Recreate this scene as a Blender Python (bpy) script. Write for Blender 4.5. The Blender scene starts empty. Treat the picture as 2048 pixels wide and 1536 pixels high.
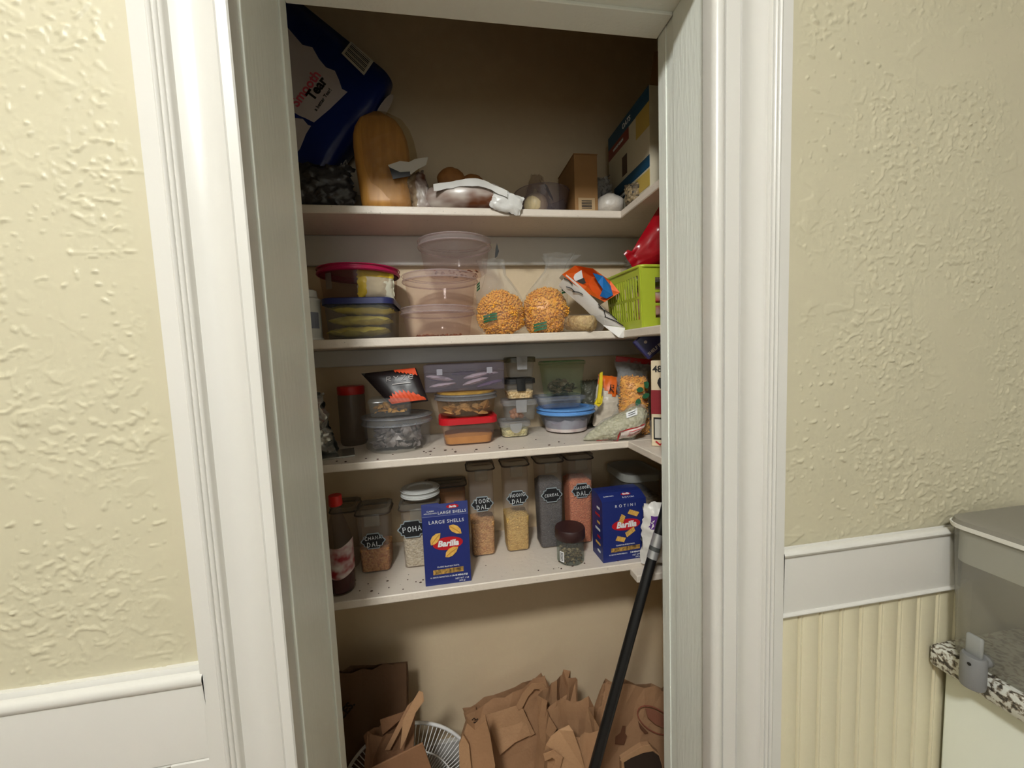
import bpy, bmesh, math, random
import numpy as np
from mathutils import Vector, Matrix, noise

# ------------------------------------------------------------------ camera, world, exposure
SC = bpy.context.scene
COL = SC.collection
CZ = 1.45                                   # camera height above the floor
FPX, CX, CY = 775.0, 1024.0, 768.0          # focal length and centre in pixels of the 2048x1536 frame


def _calib():
    vx = Vector((4811, -255, FPX)); n = Vector((383, 9664, FPX)).normalized()
    x = (vx - n * vx.dot(n)).normalized(); d = x.cross(n)
    return x, d, -n


AX, AY, AZ = _calib()                       # world axes seen in camera space (x right, y down, z forward)
cam = bpy.data.cameras.new('camera'); camo = bpy.data.objects.new('camera', cam); COL.objects.link(camo)
right = Vector((AX[0], AY[0], AZ[0])); up = -Vector((AX[1], AY[1], AZ[1])); back = -Vector((AX[2], AY[2], AZ[2]))
mw = Matrix.Identity(4)
for i in range(3):
    mw[i][0] = right[i]; mw[i][1] = up[i]; mw[i][2] = back[i]
mw[2][3] = CZ
camo.matrix_world = mw
cam.sensor_fit = 'HORIZONTAL'; cam.sensor_width = 36.0; cam.lens = FPX / 2048 * 36.0; cam.clip_start = 0.02
SC.camera = camo
SC.view_settings.view_transform = 'Standard'; SC.view_settings.look = 'None'
SC.view_settings.gamma = 1.0; SC.view_settings.use_curve_mapping = False
SC.view_settings.exposure = 2.12
cy_ = SC.cycles
cy_.max_bounces = 6; cy_.diffuse_bounces = 3; cy_.glossy_bounces = 2; cy_.transmission_bounces = 2; cy_.transparent_max_bounces = 20
cy_.caustics_reflective = False; cy_.caustics_refractive = False
world = bpy.data.worlds.new('world'); SC.world = world; world.use_nodes = True
world.node_tree.nodes['Background'].inputs[0].default_value = (0.9, 0.95, 1.0, 1)
world.node_tree.nodes['Background'].inputs[1].default_value = 0.05
LAMP_POS = (-0.50, -0.90, 2.70); LAMP_POWER = 50.0
LAMP_COL = (0.98, 1.0, 0.97)
# added cool fill light behind the camera; the wall there has no window
al = bpy.data.lights.new('back_fill_light', 'AREA'); al.shape = 'RECTANGLE'; al.size = 1.5; al.size_y = 1.3; al.energy = 1.6; al.color = (0.86, 0.94, 1.0)
alo = bpy.data.objects.new('back_fill_light', al); COL.objects.link(alo); alo.location = (-0.2, -2.66, 1.62); alo.rotation_euler = (math.pi / 2, 0, 0)


# ------------------------------------------------------------------ measuring helpers
def ray(px, py):
    c = Vector((px - CX, py - CY, FPX))
    return Vector((AX.dot(c), AY.dot(c), AZ.dot(c)))


def W(px, py, y):
    r = ray(px, py) * (y / ray(px, py)[1]); return Vector((r[0], y, r[2] + CZ))


def Wz(px, py, z):
    r = ray(px, py); r = r * ((z - CZ) / r[2]); return Vector((r[0], r[1], z))


def Wx(px, py, x):
    r = ray(px, py); r = r * (x / r[0]); return Vector((x, r[1], r[2] + CZ))


# ------------------------------------------------------------------ materials
def lin(c):
    f = lambda v: v / 12.92 if v <= 0.04045 else ((v + 0.055) / 1.055) ** 2.4
    return tuple(f(v / 255.0) for v in c)


MATS = {}


def mat(name, rgb=(200, 200, 200), rough=0.5, metal=0.0, spec=0.5, var=0.0, vscale=30, bump=0.0, bscale=60, var_rgb=None, coat=0.0, emit=None, stretch=None, detail=2):
    """plain procedural paint / plastic / paper: colour, optional noise tint and fine relief"""
    if name in MATS: return MATS[name]
    m = bpy.data.materials.new(name); m.use_nodes = True; MATS[name] = m
    nt = m.node_tree; b = nt.nodes['Principled BSDF']
    c = lin(rgb)
    b.inputs['Base Color'].default_value = (*c, 1); b.inputs['Roughness'].default_value = rough
    b.inputs['Metallic'].default_value = metal; b.inputs['Specular IOR Level'].default_value = spec
    b.inputs['Coat Weight'].default_value = coat
    if var or bump:
        tc = nt.nodes.new('ShaderNodeTexCoord'); mp = nt.nodes.new('ShaderNodeMapping')
        if stretch: mp.inputs['Scale'].default_value = stretch
        nt.links.new(tc.outputs['Object'], mp.inputs['Vector'])
    if var:
        n = nt.nodes.new('ShaderNodeTexNoise'); n.inputs['Scale'].default_value = vscale; n.inputs['Detail'].default_value = detail
        nt.links.new(mp.outputs[0], n.inputs['Vector'])
        r = nt.nodes.new('ShaderNodeMapRange'); r.inputs[1].default_value = 0.35; r.inputs[2].default_value = 0.65
        r.inputs[3].default_value = 0; r.inputs[4].default_value = var
        nt.links.new(n.outputs['Fac'], r.inputs[0])
        mx = nt.nodes.new('ShaderNodeMix'); mx.data_type = 'RGBA'
        mx.inputs[6].default_value = (*c, 1); mx.inputs[7].default_value = (*(lin(var_rgb) if var_rgb else tuple(v * 0.45 for v in c)), 1)
        nt.links.new(r.outputs[0], mx.inputs[0]); nt.links.new(mx.outputs[2], b.inputs['Base Color'])
    if bump:
        n2 = nt.nodes.new('ShaderNodeTexNoise'); n2.inputs['Scale'].default_value = bscale; n2.inputs['Detail'].default_value = 2
        nt.links.new(mp.outputs[0], n2.inputs['Vector'])
        bp = nt.nodes.new('ShaderNodeBump'); bp.inputs['Strength'].default_value = 1.0; bp.inputs['Distance'].default_value = bump
        nt.links.new(n2.outputs['Fac'], bp.inputs['Height']); nt.links.new(bp.outputs[0], b.inputs['Normal'])
    if emit:
        b.inputs['Emission Color'].default_value = (*emit[0], 1); b.inputs['Emission Strength'].default_value = emit[1]
    return m


def clear(name, tint=(235, 238, 240), haze=0.2, hazecol=(210, 212, 214), rough=0.12, wrinkle=0.0, wscale=60):
    """thin see-through plastic: transparent film mixed with a hazy glossy surface"""
    if name in MATS: return MATS[name]
    m = bpy.data.materials.new(name); m.use_nodes = True; MATS[name] = m
    nt = m.node_tree; b = nt.nodes['Principled BSDF']; out = nt.nodes['Material Output']
    b.inputs['Base Color'].default_value = (*lin(hazecol), 1); b.inputs['Roughness'].default_value = rough
    b.inputs['Specular IOR Level'].default_value = 0.9
    t = nt.nodes.new('ShaderNodeBsdfTransparent'); t.inputs[0].default_value = (*lin(tint), 1)
    mx = nt.nodes.new('ShaderNodeMixShader'); mx.inputs[0].default_value = haze
    nt.links.new(t.outputs[0], mx.inputs[1]); nt.links.new(b.outputs[0], mx.inputs[2]); nt.links.new(mx.outputs[0], out.inputs[0])
    if wrinkle:
        tc = nt.nodes.new('ShaderNodeTexCoord'); n2 = nt.nodes.new('ShaderNodeTexNoise')
        n2.inputs['Scale'].default_value = wscale; n2.inputs['Detail'].default_value = 3
        nt.links.new(tc.outputs['Object'], n2.inputs['Vector'])
        bp = nt.nodes.new('ShaderNodeBump'); bp.inputs['Distance'].default_value = wrinkle
        nt.links.new(n2.outputs['Fac'], bp.inputs['Height']); nt.links.new(bp.outputs[0], b.inputs['Normal'])
    return m


def grains(name, rgb1, rgb2, scale=220, bump=0.003, rough=0.6):
    """loose seeds / lentils: voronoi cells tinted one by one, with relief"""
    if name in MATS: return MATS[name]
    m = bpy.data.materials.new(name); m.use_nodes = True; MATS[name] = m
    nt = m.node_tree; b = nt.nodes['Principled BSDF']; b.inputs['Roughness'].default_value = rough
    tc = nt.nodes.new('ShaderNodeTexCoord'); v = nt.nodes.new('ShaderNodeTexVoronoi'); v.inputs['Scale'].default_value = scale
    nt.links.new(tc.outputs['Object'], v.inputs['Vector'])
    bw = nt.nodes.new('ShaderNodeSeparateColor'); nt.links.new(v.outputs['Color'], bw.inputs[0])
    mx = nt.nodes.new('ShaderNodeMix'); mx.data_type = 'RGBA'
    mx.inputs[6].default_value = (*lin(rgb1), 1); mx.inputs[7].default_value = (*lin(rgb2), 1)
    nt.links.new(bw.outputs[0], mx.inputs[0]); nt.links.new(mx.outputs[2], b.inputs['Base Color'])
    bp = nt.nodes.new('ShaderNodeBump'); bp.inputs['Distance'].default_value = bump; bp.invert = True
    nt.links.new(v.outputs['Distance'], bp.inputs['Height']); nt.links.new(bp.outputs[0], b.inputs['Normal'])
    return m


_RNG = np.random.RandomState(7)
_PERM = _RNG.permutation(512); _GRAD = _RNG.rand(512) * 2 * np.pi


def pnoise(x, z, s=0):
    """2-D gradient noise on arrays, about -0.7..0.7"""
    x = x + s * 13.7; z = z + s * 7.3
    xi = np.floor(x).astype(int); zi = np.floor(z).astype(int); xf = x - xi; zf = z - zi
    def g(i, j, dx, dz):
        a = _GRAD[_PERM[(_PERM[i % 512] + j) % 512]]; return np.cos(a) * dx + np.sin(a) * dz
    u = xf * xf * xf * (xf * (xf * 6 - 15) + 10); v = zf * zf * zf * (zf * (zf * 6 - 15) + 10)
    a = g(xi, zi, xf, zf) * (1 - u) + g(xi + 1, zi, xf - 1, zf) * u
    b = g(xi, zi + 1, xf, zf - 1) * (1 - u) + g(xi + 1, zi + 1, xf - 1, zf - 1) * u
    return a * (1 - v) + b * v


def sstep(a, lo, hi):
    t = np.clip((a - lo) / (hi - lo), 0, 1); return t * t * (3 - 2 * t)


def plaster_wall(name, x0, x1, z0, z1, y, edge, side, seed, m, rest, step=0.0021):
    """trowelled plaster as real relief: dabs, ridges, torn islands and a smooth band beside the casing; the rest of the wall is plain"""
    nx = int((x1 - x0) / step); nz_ = int((z1 - z0) / step)
    X, Z = np.meshgrid(np.linspace(x0, x1, nx), np.linspace(z0, z1, nz_))
    wx = X + 0.012 * pnoise(X * 30, Z * 30, seed + 5); wz = Z + 0.012 * pnoise(X * 30, Z * 30, seed + 6)
    region = sstep(pnoise(X * 6, Z * 6, seed + 1), -0.22, 0.22); region2 = sstep(pnoise(X * 4.5, Z * 3.5, seed + 2), -0.2, 0.25)
    isl = sstep(pnoise(wx * 75, wz * 88, seed) + 0.5 * pnoise(wx * 150, wz * 170, seed + 3), 0.16, 0.32)
    dab = sstep(pnoise(wx * 85, wz * 105, seed + 8), 0.34, 0.48)
    rid = 1 - np.abs(pnoise((wx + 0.35 * Z) * 17, (wz - 0.25 * X) * 55, seed + 9)); rid = sstep(rid, 0.93, 1.0)
    cut = sstep(pnoise(wx * 20, wz * 34, seed + 12), 0.10, 0.17) * sstep(pnoise(X * 9, Z * 9, seed + 13), 0.0, 0.25)
    h = 0.9 * isl * region + 0.95 * dab * (0.35 + region2) + 0.35 * rid * region2 * region + 0.7 * cut * (1 - region2)
    d = (X - edge) * side
    wob = d + 0.035 * pnoise(X * 2, Z * 14, seed + 15)
    h = h * sstep(wob, 0.02, 0.055)
    # a few straight knife drags left in the smooth band
    rs = np.random.RandomState(seed)
    for k in range(6):
        zc = z0 + (z1 - z0) * rs.rand(); dc = 0.02 + 0.09 * rs.rand(); ln = 0.015 + 0.04 * rs.rand(); sl = (rs.rand() - .5) * .3
        t = (Z - zc - sl * (d - dc)) / 0.0018
        h += 0.5 * np.exp(-t * t) * (np.abs(d - dc) < ln)
    h = 0.0018 * h + 0.0006 * pnoise(X * 14, Z * 14, seed + 20) + 0.0022 * pnoise(X * 4, Z * 4, seed + 21) + 0.00012 * pnoise(X * 200, Z * 200, seed + 22)
    fade = np.clip(np.minimum(np.minimum(X - x0, x1 - X), np.minimum(Z - z0, z1 - Z)) / 0.004, 0, 1)
    V = np.stack([X, y - 0.0012 - h * fade, Z], -1).reshape(-1, 3)
    I = np.arange(nx * nz_).reshape(nz_, nx)
    F = np.stack([I[:-1, :-1], I[:-1, 1:], I[1:, 1:], I[1:, :-1]], -1).reshape(-1, 4)
    nv0 = len(V); bv = []; bf = []
    for (a0, a1, b0, b1, c0, c1) in rest:
        o = nv0 + len(bv)
        bv += [(px, py, pz) for pz in (c0, c1) for py in (b0, b1) for px in (a0, a1)]
        bf += [(o + q[0], o + q[1], o + q[2], o + q[3]) for q in ((0, 2, 3, 1), (4, 5, 7, 6), (0, 1, 5, 4), (2, 6, 7, 3), (0, 4, 6, 2), (1, 3, 7, 5))]
    V = np.concatenate([V, np.array(bv)]); F = np.concatenate([F, np.array(bf)])
    me = bpy.data.meshes.new(name); me.vertices.add(len(V)); me.vertices.foreach_set('co', V.astype(np.float32).ravel())
    me.loops.add(F.size); me.loops.foreach_set('vertex_index', F.astype(np.int32).ravel())
    me.polygons.add(len(F)); me.polygons.foreach_set('loop_start', np.arange(0, F.size, 4, dtype=np.int32))
    sm = np.ones(len(F), bool); sm[len(F) - len(bf):] = False
    me.polygons.foreach_set('use_smooth', sm)
    me.materials.append(m); me.update(calc_edges=True); me.validate()
    ob = bpy.data.objects.new(name, me); COL.objects.link(ob); ob['kind'] = 'structure'
    return ob


def speckled(name, rgb, dark, scale, lo, hi, rough=0.5, bump=0.0):
    """painted board with thinly scattered dark specks"""
    m = bpy.data.materials.new(name); m.use_nodes = True; MATS[name] = m
    nt = m.node_tree; N = nt.nodes; L = nt.links; b = N['Principled BSDF']; b.inputs['Roughness'].default_value = rough
    tc = N.new('ShaderNodeTexCoord'); n = N.new('ShaderNodeTexNoise'); n.inputs['Scale'].default_value = scale; n.inputs['Detail'].default_value = 2
    L.new(tc.outputs['Object'], n.inputs['Vector'])
    r = N.new('ShaderNodeMapRange'); r.inputs[1].default_value = lo; r.inputs[2].default_value = hi
    L.new(n.outputs['Fac'], r.inputs[0])
    n3 = N.new('ShaderNodeTexNoise'); n3.inputs['Scale'].default_value = 9; L.new(tc.outputs['Object'], n3.inputs['Vector'])
    mk = N.new('ShaderNodeMath'); mk.operation = 'MULTIPLY'; L.new(r.outputs[0], mk.inputs[0]); L.new(n3.outputs['Fac'], mk.inputs[1])
    mx = N.new('ShaderNodeMix'); mx.data_type = 'RGBA'; mx.inputs[6].default_value = (*lin(rgb), 1); mx.inputs[7].default_value = (*lin(dark), 1)
    L.new(mk.outputs[0], mx.inputs[0]); L.new(mx.outputs[2], b.inputs['Base Color'])
    if bump:
        n2 = N.new('ShaderNodeTexNoise'); n2.inputs['Scale'].default_value = 70; n2.inputs['Detail'].default_value = 4
        L.new(tc.outputs['Object'], n2.inputs['Vector'])
        bp = N.new('ShaderNodeBump'); bp.inputs['Distance'].default_value = bump
        L.new(n2.outputs['Fac'], bp.inputs['Height']); L.new(bp.outputs[0], b.inputs['Normal'])
    return m


# ------------------------------------------------------------------ mesh helpers
class MB:
    def __init__(s): s.v = []; s.f = []; s.mi = []
    def add(s, vs, fs, mi=0):
        o = len(s.v); s.v += [tuple(v) for v in vs]
        for f in fs: s.f.append(tuple(i + o for i in f)); s.mi.append(mi)
        return s
    def box(s, x0, x1, y0, y1, z0, z1, mi=0, bev=0.0):
        if bev > 0:
            b = min(bev, (x1 - x0) / 2.01, (y1 - y0) / 2.01, (z1 - z0) / 2.01)
            hx, hy = (x1 - x0) / 2, (y1 - y0) / 2; c = ((x0 + x1) / 2, (y0 + y1) / 2)
            lp = [[(c[0] + p[0], c[1] + p[1], z) for p in rr(hx - i, hy - i, max(b - i, b * .3), 2)]
                  for z, i in ((z0, b * .7), (z0 + b, 0), (z1 - b, 0), (z1, b * .7))]
            return s.loft(lp, mi=mi)
        vs = [(x, y, z) for z in (z0, z1) for y in (y0, y1) for x in (x0, x1)]
        return s.add(vs, [(0, 2, 3, 1), (4, 5, 7, 6), (0, 1, 5, 4), (2, 6, 7, 3), (0, 4, 6, 2), (1, 3, 7, 5)], mi)
    def loft(s, loops, cap0=True, cap1=True, mi=0, closed=True):
        n = len(loops[0]); vs = [p for l in loops for p in l]; fs = []
        for k in range(len(loops) - 1):
            for i in range(n if closed else n - 1):
                j = (i + 1) % n
                fs.append((k * n + i, k * n + j, (k + 1) * n + j, (k + 1) * n + i))
        if cap0: fs.append(tuple(range(n))[::-1])
        if cap1: fs.append(tuple((len(loops) - 1) * n + i for i in range(n)))
        return s.add(vs, fs, mi)
    def lathe(s, prof, n=32, c=(0, 0), cap0=False, cap1=False, mi=0, sx=1.0, sy=1.0):
        loops = [[(c[0] + r * sx * math.cos(2 * math.pi * i / n), c[1] + r * sy * math.sin(2 * math.pi * i / n), z) for i in range(n)] for r, z in prof]
        return s.loft(loops, cap0, cap1, mi)
    def tube(s, pts, r, n=8, mi=0, closed=False, flat=1.0):
        pts = [Vector(p) for p in pts]; N = len(pts); loops = []
        for i, p in enumerate(pts):
            a = pts[i - 1] if (i or closed) else pts[0]; b = pts[(i + 1) % N] if (i < N - 1 or closed) else pts[-1]
            t = (b - a).normalized() if (b - a).length > 1e-9 else Vector((0, 0, 1))
            u = t.cross(Vector((0, 0, 1))) if abs(t.z) < 0.95 else t.cross(Vector((1, 0, 0))); u.normalize(); w = t.cross(u)
            loops.append([tuple(p + (u * math.cos(2 * math.pi * k / n) + w * math.sin(2 * math.pi * k / n) * flat) * r) for k in range(n)])
        if closed: loops.append(loops[0])
        return s.loft(loops, not closed, not closed, mi)
    def ribbon(s, pts, hw, nrm, th=0.0006, mi=0):
        """flat strip along pts of half width hw, lying across nrm"""
        pts = [Vector(p) for p in pts]; nrm = Vector(nrm).normalized(); loops = []
        for i, p in enumerate(pts):
            a = pts[max(i - 1, 0)]; b = pts[min(i + 1, len(pts) - 1)]; t = (b - a).normalized(); w = t.cross(nrm).normalized()
            loops.append([tuple(p + w * hw), tuple(p + w * hw + nrm * th), tuple(p - w * hw + nrm * th), tuple(p - w * hw)])
        return s.loft(loops, True, True, mi)
    def prism(s, poly, vec, mi=0):
        """polygon (3-D points) pushed along vec"""
        vec = Vector(vec); n = len(poly)
        vs = [tuple(p) for p in poly] + [tuple(Vector(p) + vec) for p in poly]
        fs = [tuple(range(n)), tuple(range(n, 2 * n))[::-1]] + [(i, i + n, (i + 1) % n + n, (i + 1) % n) for i in range(n)]
        return s.add(vs, fs, mi)
    def grid(s, fn, nu, nv, mi=0, wrap=False):
        vs = [fn(i / (nu if wrap else nu - 1), j / (nv - 1)) for j in range(nv) for i in range(nu)]
        fs = []
        for j in range(nv - 1):
            for i in range(nu if wrap else nu - 1):
                k = (i + 1) % nu
                fs.append((j * nu + i, j * nu + k, (j + 1) * nu + k, (j + 1) * nu + i))
        return s.add(vs, fs, mi)


def rr(hx, hy, r, n=4):
    """rounded rectangle loop"""
    r = min(r, hx, hy); pts = []
    for cx_, cy_, a0 in ((hx - r, hy - r, 0), (-hx + r, hy - r, 90), (-hx + r, -hy + r, 180), (hx - r, -hy + r, 270)):
        for k in range(n + 1):
            a = math.radians(a0 + 90 * k / n); pts.append((cx_ + r * math.cos(a), cy_ + r * math.sin(a)))
    return pts


def obj(name, mb, m, parent=None, smooth=None, loc=None, rot=None):
    me = bpy.data.meshes.new(name); me.from_pydata(mb.v, [], mb.f)
    ms = m if isinstance(m, (list, tuple)) else [m]
    for k in ms: me.materials.append(k)
    if len(ms) > 1: me.polygons.foreach_set('material_index', mb.mi)
    bm = bmesh.new(); bm.from_mesh(me); bmesh.ops.recalc_face_normals(bm, faces=bm.faces); bm.to_mesh(me); bm.free()
    o = bpy.data.objects.new(name, me); COL.objects.link(o)
    if smooth:
        me.shade_smooth() if smooth is True else me.shade_smooth()
        if smooth is not True:
            try: me.set_sharp_from_angle(angle=math.radians(smooth))
            except Exception: pass
    if loc is not None: o.location = loc
    if rot is not None: o.rotation_euler = rot
    if parent is not None:
        o.parent = parent
    return o


def tag(o, label=None, cat=None, group=None, kind=None):
    if label: o['label'] = label
    if cat: o['category'] = cat
    if group: o['group'] = group
    if kind: o['kind'] = kind
    return o


def thing(name, label, cat, loc=(0, 0, 0), rz=0.0, group=None, rot=None):
    o = bpy.data.objects.new(name, None); COL.objects.link(o); o.empty_display_size = 0.05
    o.location = loc; o.rotation_euler = rot if rot else (0, 0, rz)
    return tag(o, label, cat, group)


def struct(name, mb, m, parent=None, smooth=None, label=None):
    o = obj(name, mb, m, parent, smooth)
    if parent is None: o['kind'] = 'structure'
    if label: o['label'] = label
    return o


def text(name, s, size, m, parent, loc, rot=(math.pi / 2, 0, 0), bold=0.0, shear=0.0, align='CENTER', sx=1.0, space=1.0, ext=0.0003):
    cu = bpy.data.curves.new(name, 'FONT'); cu.body = s; cu.size = size; cu.align_x = align; cu.align_y = 'CENTER'
    cu.offset = bold; cu.shear = shear; cu.extrude = ext; cu.space_character = space; cu.resolution_u = 3
    t = bpy.data.objects.new(name, cu); COL.objects.link(t)
    me = bpy.data.meshes.new_from_object(t); bpy.data.objects.remove(t); bpy.data.curves.remove(cu)
    me.materials.clear(); me.materials.append(m)
    o = bpy.data.objects.new(name, me); COL.objects.link(o); o.parent = parent; o.location = loc; o.rotation_euler = rot; o.scale = (sx, 1, 1)
    return o


STROKES = {
    'A': [[(0, 0), (.5, 1), (1, 0)], [(.2, .4), (.8, .4)]], 'C': [[(1, .85), (.6, 1), (.15, .75), (.05, .3), (.4, 0), (1, .12)]],
    'D': [[(.1, 0), (.15, 1)], [(0, .97), (.6, .95), (1, .55), (.7, .1), (0, 0)]], 'E': [[(1, 1), (.1, .95), (.05, 0), (1, .05)], [(.05, .5), (.8, .52)]],
    'G': [[(1, .85), (.5, 1), (.05, .5), (.4, 0), (1, .1), (1, .45), (.6, .45)]], 'H': [[(.05, 1), (0, 0)], [(.95, 1), (1, 0)], [(0, .48), (1, .52)]],
    'L': [[(.1, 1), (.05, 0), (1, .05)]], 'M': [[(0, 0), (.1, 1), (.5, .3), (.9, 1), (1, 0)]], 'N': [[(0, 0), (.05, 1), (.95, 0), (1, 1)]],
    'O': [[(.5, 1), (.05, .7), (.1, .2), (.5, 0), (.95, .3), (.9, .8), (.5, 1)]], 'P': [[(.1, 0), (.1, 1), (.8, .95), (.9, .6), (.1, .5)]],
    'R': [[(.05, 0), (.1, 1), (.85, .92), (.85, .58), (.1, .5), (1, 0)]], 'S': [[(.95, .9), (.4, 1), (.1, .75), (.85, .35), (.6, 0), (0, .1)]],
    'T': [[(0, .95), (1, 1)], [(.5, .97), (.45, 0)]], 'Y': [[(0, 1), (.5, .5), (1, 1)], [(.5, .5), (.5, 0)]], 'Z': [[(0, 1), (1, 1), (0, 0), (1, 0)]],
    'e': [[(0, .5), (1, .5), (.9, .85), (.5, 1), (.08, .75), (.05, .3), (.45, 0), (.9, .15)]],
    '0': [[(.5, 1), (.05, .7), (.1, .2), (.5, 0), (.95, .3), (.9, .8), (.5, 1)]],
}


def handwriting(name, s, h, hw, m, parent, loc, rot=(0, 0, 0), adv=0.95, wid=0.62):
    """chalk-pen capitals as flat strokes in the xz plane, centred on loc"""
    mb = MB(); tot = (len(s) - 1) * h * adv + h * wid; x = -tot / 2
    for ch in s:
        for st in STROKES.get(ch, []):
            mb.ribbon([(x + p[0] * h * wid, 0, (p[1] - .5) * h) for p in st], hw, (0, -1, 0), 0.0004)
        x += h * adv
    return obj(name, mb, m, parent, loc=loc, rot=rot)


def fb(x, y, z, s=0.0):
    return noise.noise(Vector((x + s, y - s * 0.7, z + s * 1.3)))


def pillow(w, h, d, seed=0, wr=0.004, fr=30, pu=2.2, pv=2.2, ex=0.55, nu=22, nv=26, top=1.0, bot=1.0, lean=0.0, foot=True):
    """sealed bag standing on z=0: front and back sheets swelling between flat edges, with creases"""
    mb = MB()

    def sheet(sgn):
        def fn(a, b):
            u = a * 2 - 1; v = b * 2 - 1
            wid = w / 2 * (bot + (top - bot) * b)
            t = max(0.0, (1 - abs(u) ** pu)) ** ex * max(0.0, (1 - abs(v) ** pv)) ** ex
            crease = abs(fb(u * w * fr, sgn * 3.1, v * h * fr, seed)) * wr * 2
            edge = (1 - t)
            x = u * wid + fb(v * 7, sgn, u * 3, seed + 4) * wr * 1.2
            y = sgn * (d / 2 * t + (crease - wr) * (0.25 + 0.75 * t)) + fb(u * 4, 2.2, v * 4, seed + 9) * wr * 2.0 * edge + lean * b * b
            z = h * b + fb(u * 5, sgn, v * 2, seed + 7) * wr * edge
            return (x, y, max(z, 0.0))
        return fn
    mb.grid(sheet(-1), nu, nv); mb.grid(sheet(1), nu, nv)
    return mb


def lump(rx, ry, rz, seed=0, amp=0.1, fr=2.0, n=18, m=12, flat=0.0, p=1.0):
    """irregular closed lump centred on 0"""
    mb = MB()

    def fn(a, b):
        th = a * 2 * math.pi; ph = (b - .5) * math.pi * 0.999
        d = Vector((math.cos(th) * math.cos(ph), math.sin(th) * math.cos(ph), math.sin(ph)))
        k = 1 + amp * noise.fractal(d * fr + Vector((seed, seed * 2.1, 0)), 1.0, 2.0, 3)
        q = [math.copysign(abs(c) ** p, c) for c in d]
        z = rz * q[2] * k
        if flat and z < -flat: z = -flat
        return (rx * q[0] * k, ry * q[1] * k, z)
    return mb.grid(fn, n, m, wrap=True)

# ------------------------------------------------------------------ shared materials
PLASTER = mat('cream_plaster', (203, 195, 168), 0.42, spec=0.45)
CREAM = mat('cream_paint', (164, 156, 136), 0.45); PALE = mat('pale_wall_paint', (238, 234, 222), 0.5)
BEAD = mat('cream_board_paint', (228, 219, 188), 0.4, bump=0.0006, bscale=90)
CLOSET = mat('closet_cream_paint', (226, 204, 170), 0.6, var=0.35, vscale=3, var_rgb=(212, 190, 157), bump=0.0015, bscale=26)
TRIM = mat('white_gloss_paint', (218, 215, 208), 0.3, spec=0.55)
JAMB = mat('white_brushed_paint', (240, 243, 234), 0.38, bump=0.0008, bscale=50, stretch=(3, 3, 0.4))
SHELF = speckled('white_shelf_paint', (226, 214, 200), (90, 70, 50), 160, 0.70, 0.76, 0.45, bump=0.0012)
WHITE = mat('white_plastic', (235, 235, 232), 0.4)
BLACK = mat('black_plastic', (18, 18, 20), 0.4)
CLEAR = clear('clear_plastic', (244, 244, 242), haze=0.12)
CLEAR2 = clear('cloudy_plastic', (244, 240, 236), 0.15, (215, 205, 198), 0.2)
FILM = clear('clear_film', (250, 250, 250), 0.085, (235, 235, 232), 0.06, wrinkle=0.02, wscale=40)
GLASS = clear('glass', (225, 230, 226), 0.12, (190, 195, 190), 0.05)
KRAFT = mat('kraft_paper', (176, 134, 98), 0.7, var=0.3, vscale=14, var_rgb=(160, 118, 84), bump=0.001, bscale=120)
KRAFT2 = mat('kraft_paper_pale', (188, 146, 108), 0.7, var=0.3, vscale=12, var_rgb=(170, 128, 92), bump=0.001, bscale=120)
KRAFT3 = mat('kraft_paper_dark', (140, 100, 70), 0.75, var=0.3, vscale=10, var_rgb=(122, 86, 58), bump=0.001, bscale=120)
INKW = mat('white_print', (235, 235, 235), 0.5)
INKB = mat('black_print', (22, 20, 22), 0.5)
NAVY = mat('navy_carton', (30, 44, 112), 0.42)
RED = mat('red_print', (190, 24, 36), 0.4)


# ------------------------------------------------------------------ the setting
def bead(x0, x1, y, r, n=6):
    """half-round bump standing out of y towards the viewer"""
    c = (x0 + x1) / 2; h = (x1 - x0) / 2
    return [(c - h * math.cos(math.pi * k / n), y - r * math.sin(math.pi * k / n)) for k in range(n + 1)]


def vertical(name, prof, z0, z1, m, parent=None, smooth=35):
    mb = MB(); mb.prism([(x, y, z0) for x, y in prof], (0, 0, z1 - z0)); return struct(name, mb, m, parent, smooth)


ZH = CZ + 0.650                              # underside of the door head
cove = lambda x0, x1, y0, ym, y1, n=10: [(x0 + (x1 - x0) * k / n, y0 + (y1 - y0) * k / n + (ym - (y0 + y1) / 2) * math.sin(math.pi * k / n)) for k in range(n + 1)]
profL = [(-.386, .634), (-.386, .607), (-.362, .605)] + bead(-.3615, -.3545, .604, .005) + bead(-.354, -.3465, .603, .005) + bead(-.346, -.339, .602, .005) \
    + cove(-.337, -.280, .606, .612, .5985) + [(-.278, .600), (-.265, .600), (-.263, .602), (-.263, .634)]
vertical('trim_1', profL, 0, ZH + .15, TRIM)
profR = [(.4515, .634)] + [(.461 - .0115 * math.cos(a), .611 - .0115 * math.sin(a)) for a in [math.pi * k / 8 for k in range(0, 9)]] + \
    [(.4735, .605), (.4975, .603), (.4985, .609), (.5005, .609), (.502, .605)] + cove(.503, .551, .605, .613, .606) + \
    bead(.552, .559, .606, .006) + bead(.5595, .5675, .605, .006) + bead(.568, .576, .605, .006) + [(.577, .607), (.600, .607), (.601, .609), (.601, .634)]
vertical('trim_2', profR, 0, ZH + .15, TRIM)
mb = MB(); mb.box(-.42, .63, .598, .634, ZH - .002, ZH + .16, bev=.004); struct('trim_3', mb, TRIM)
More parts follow.
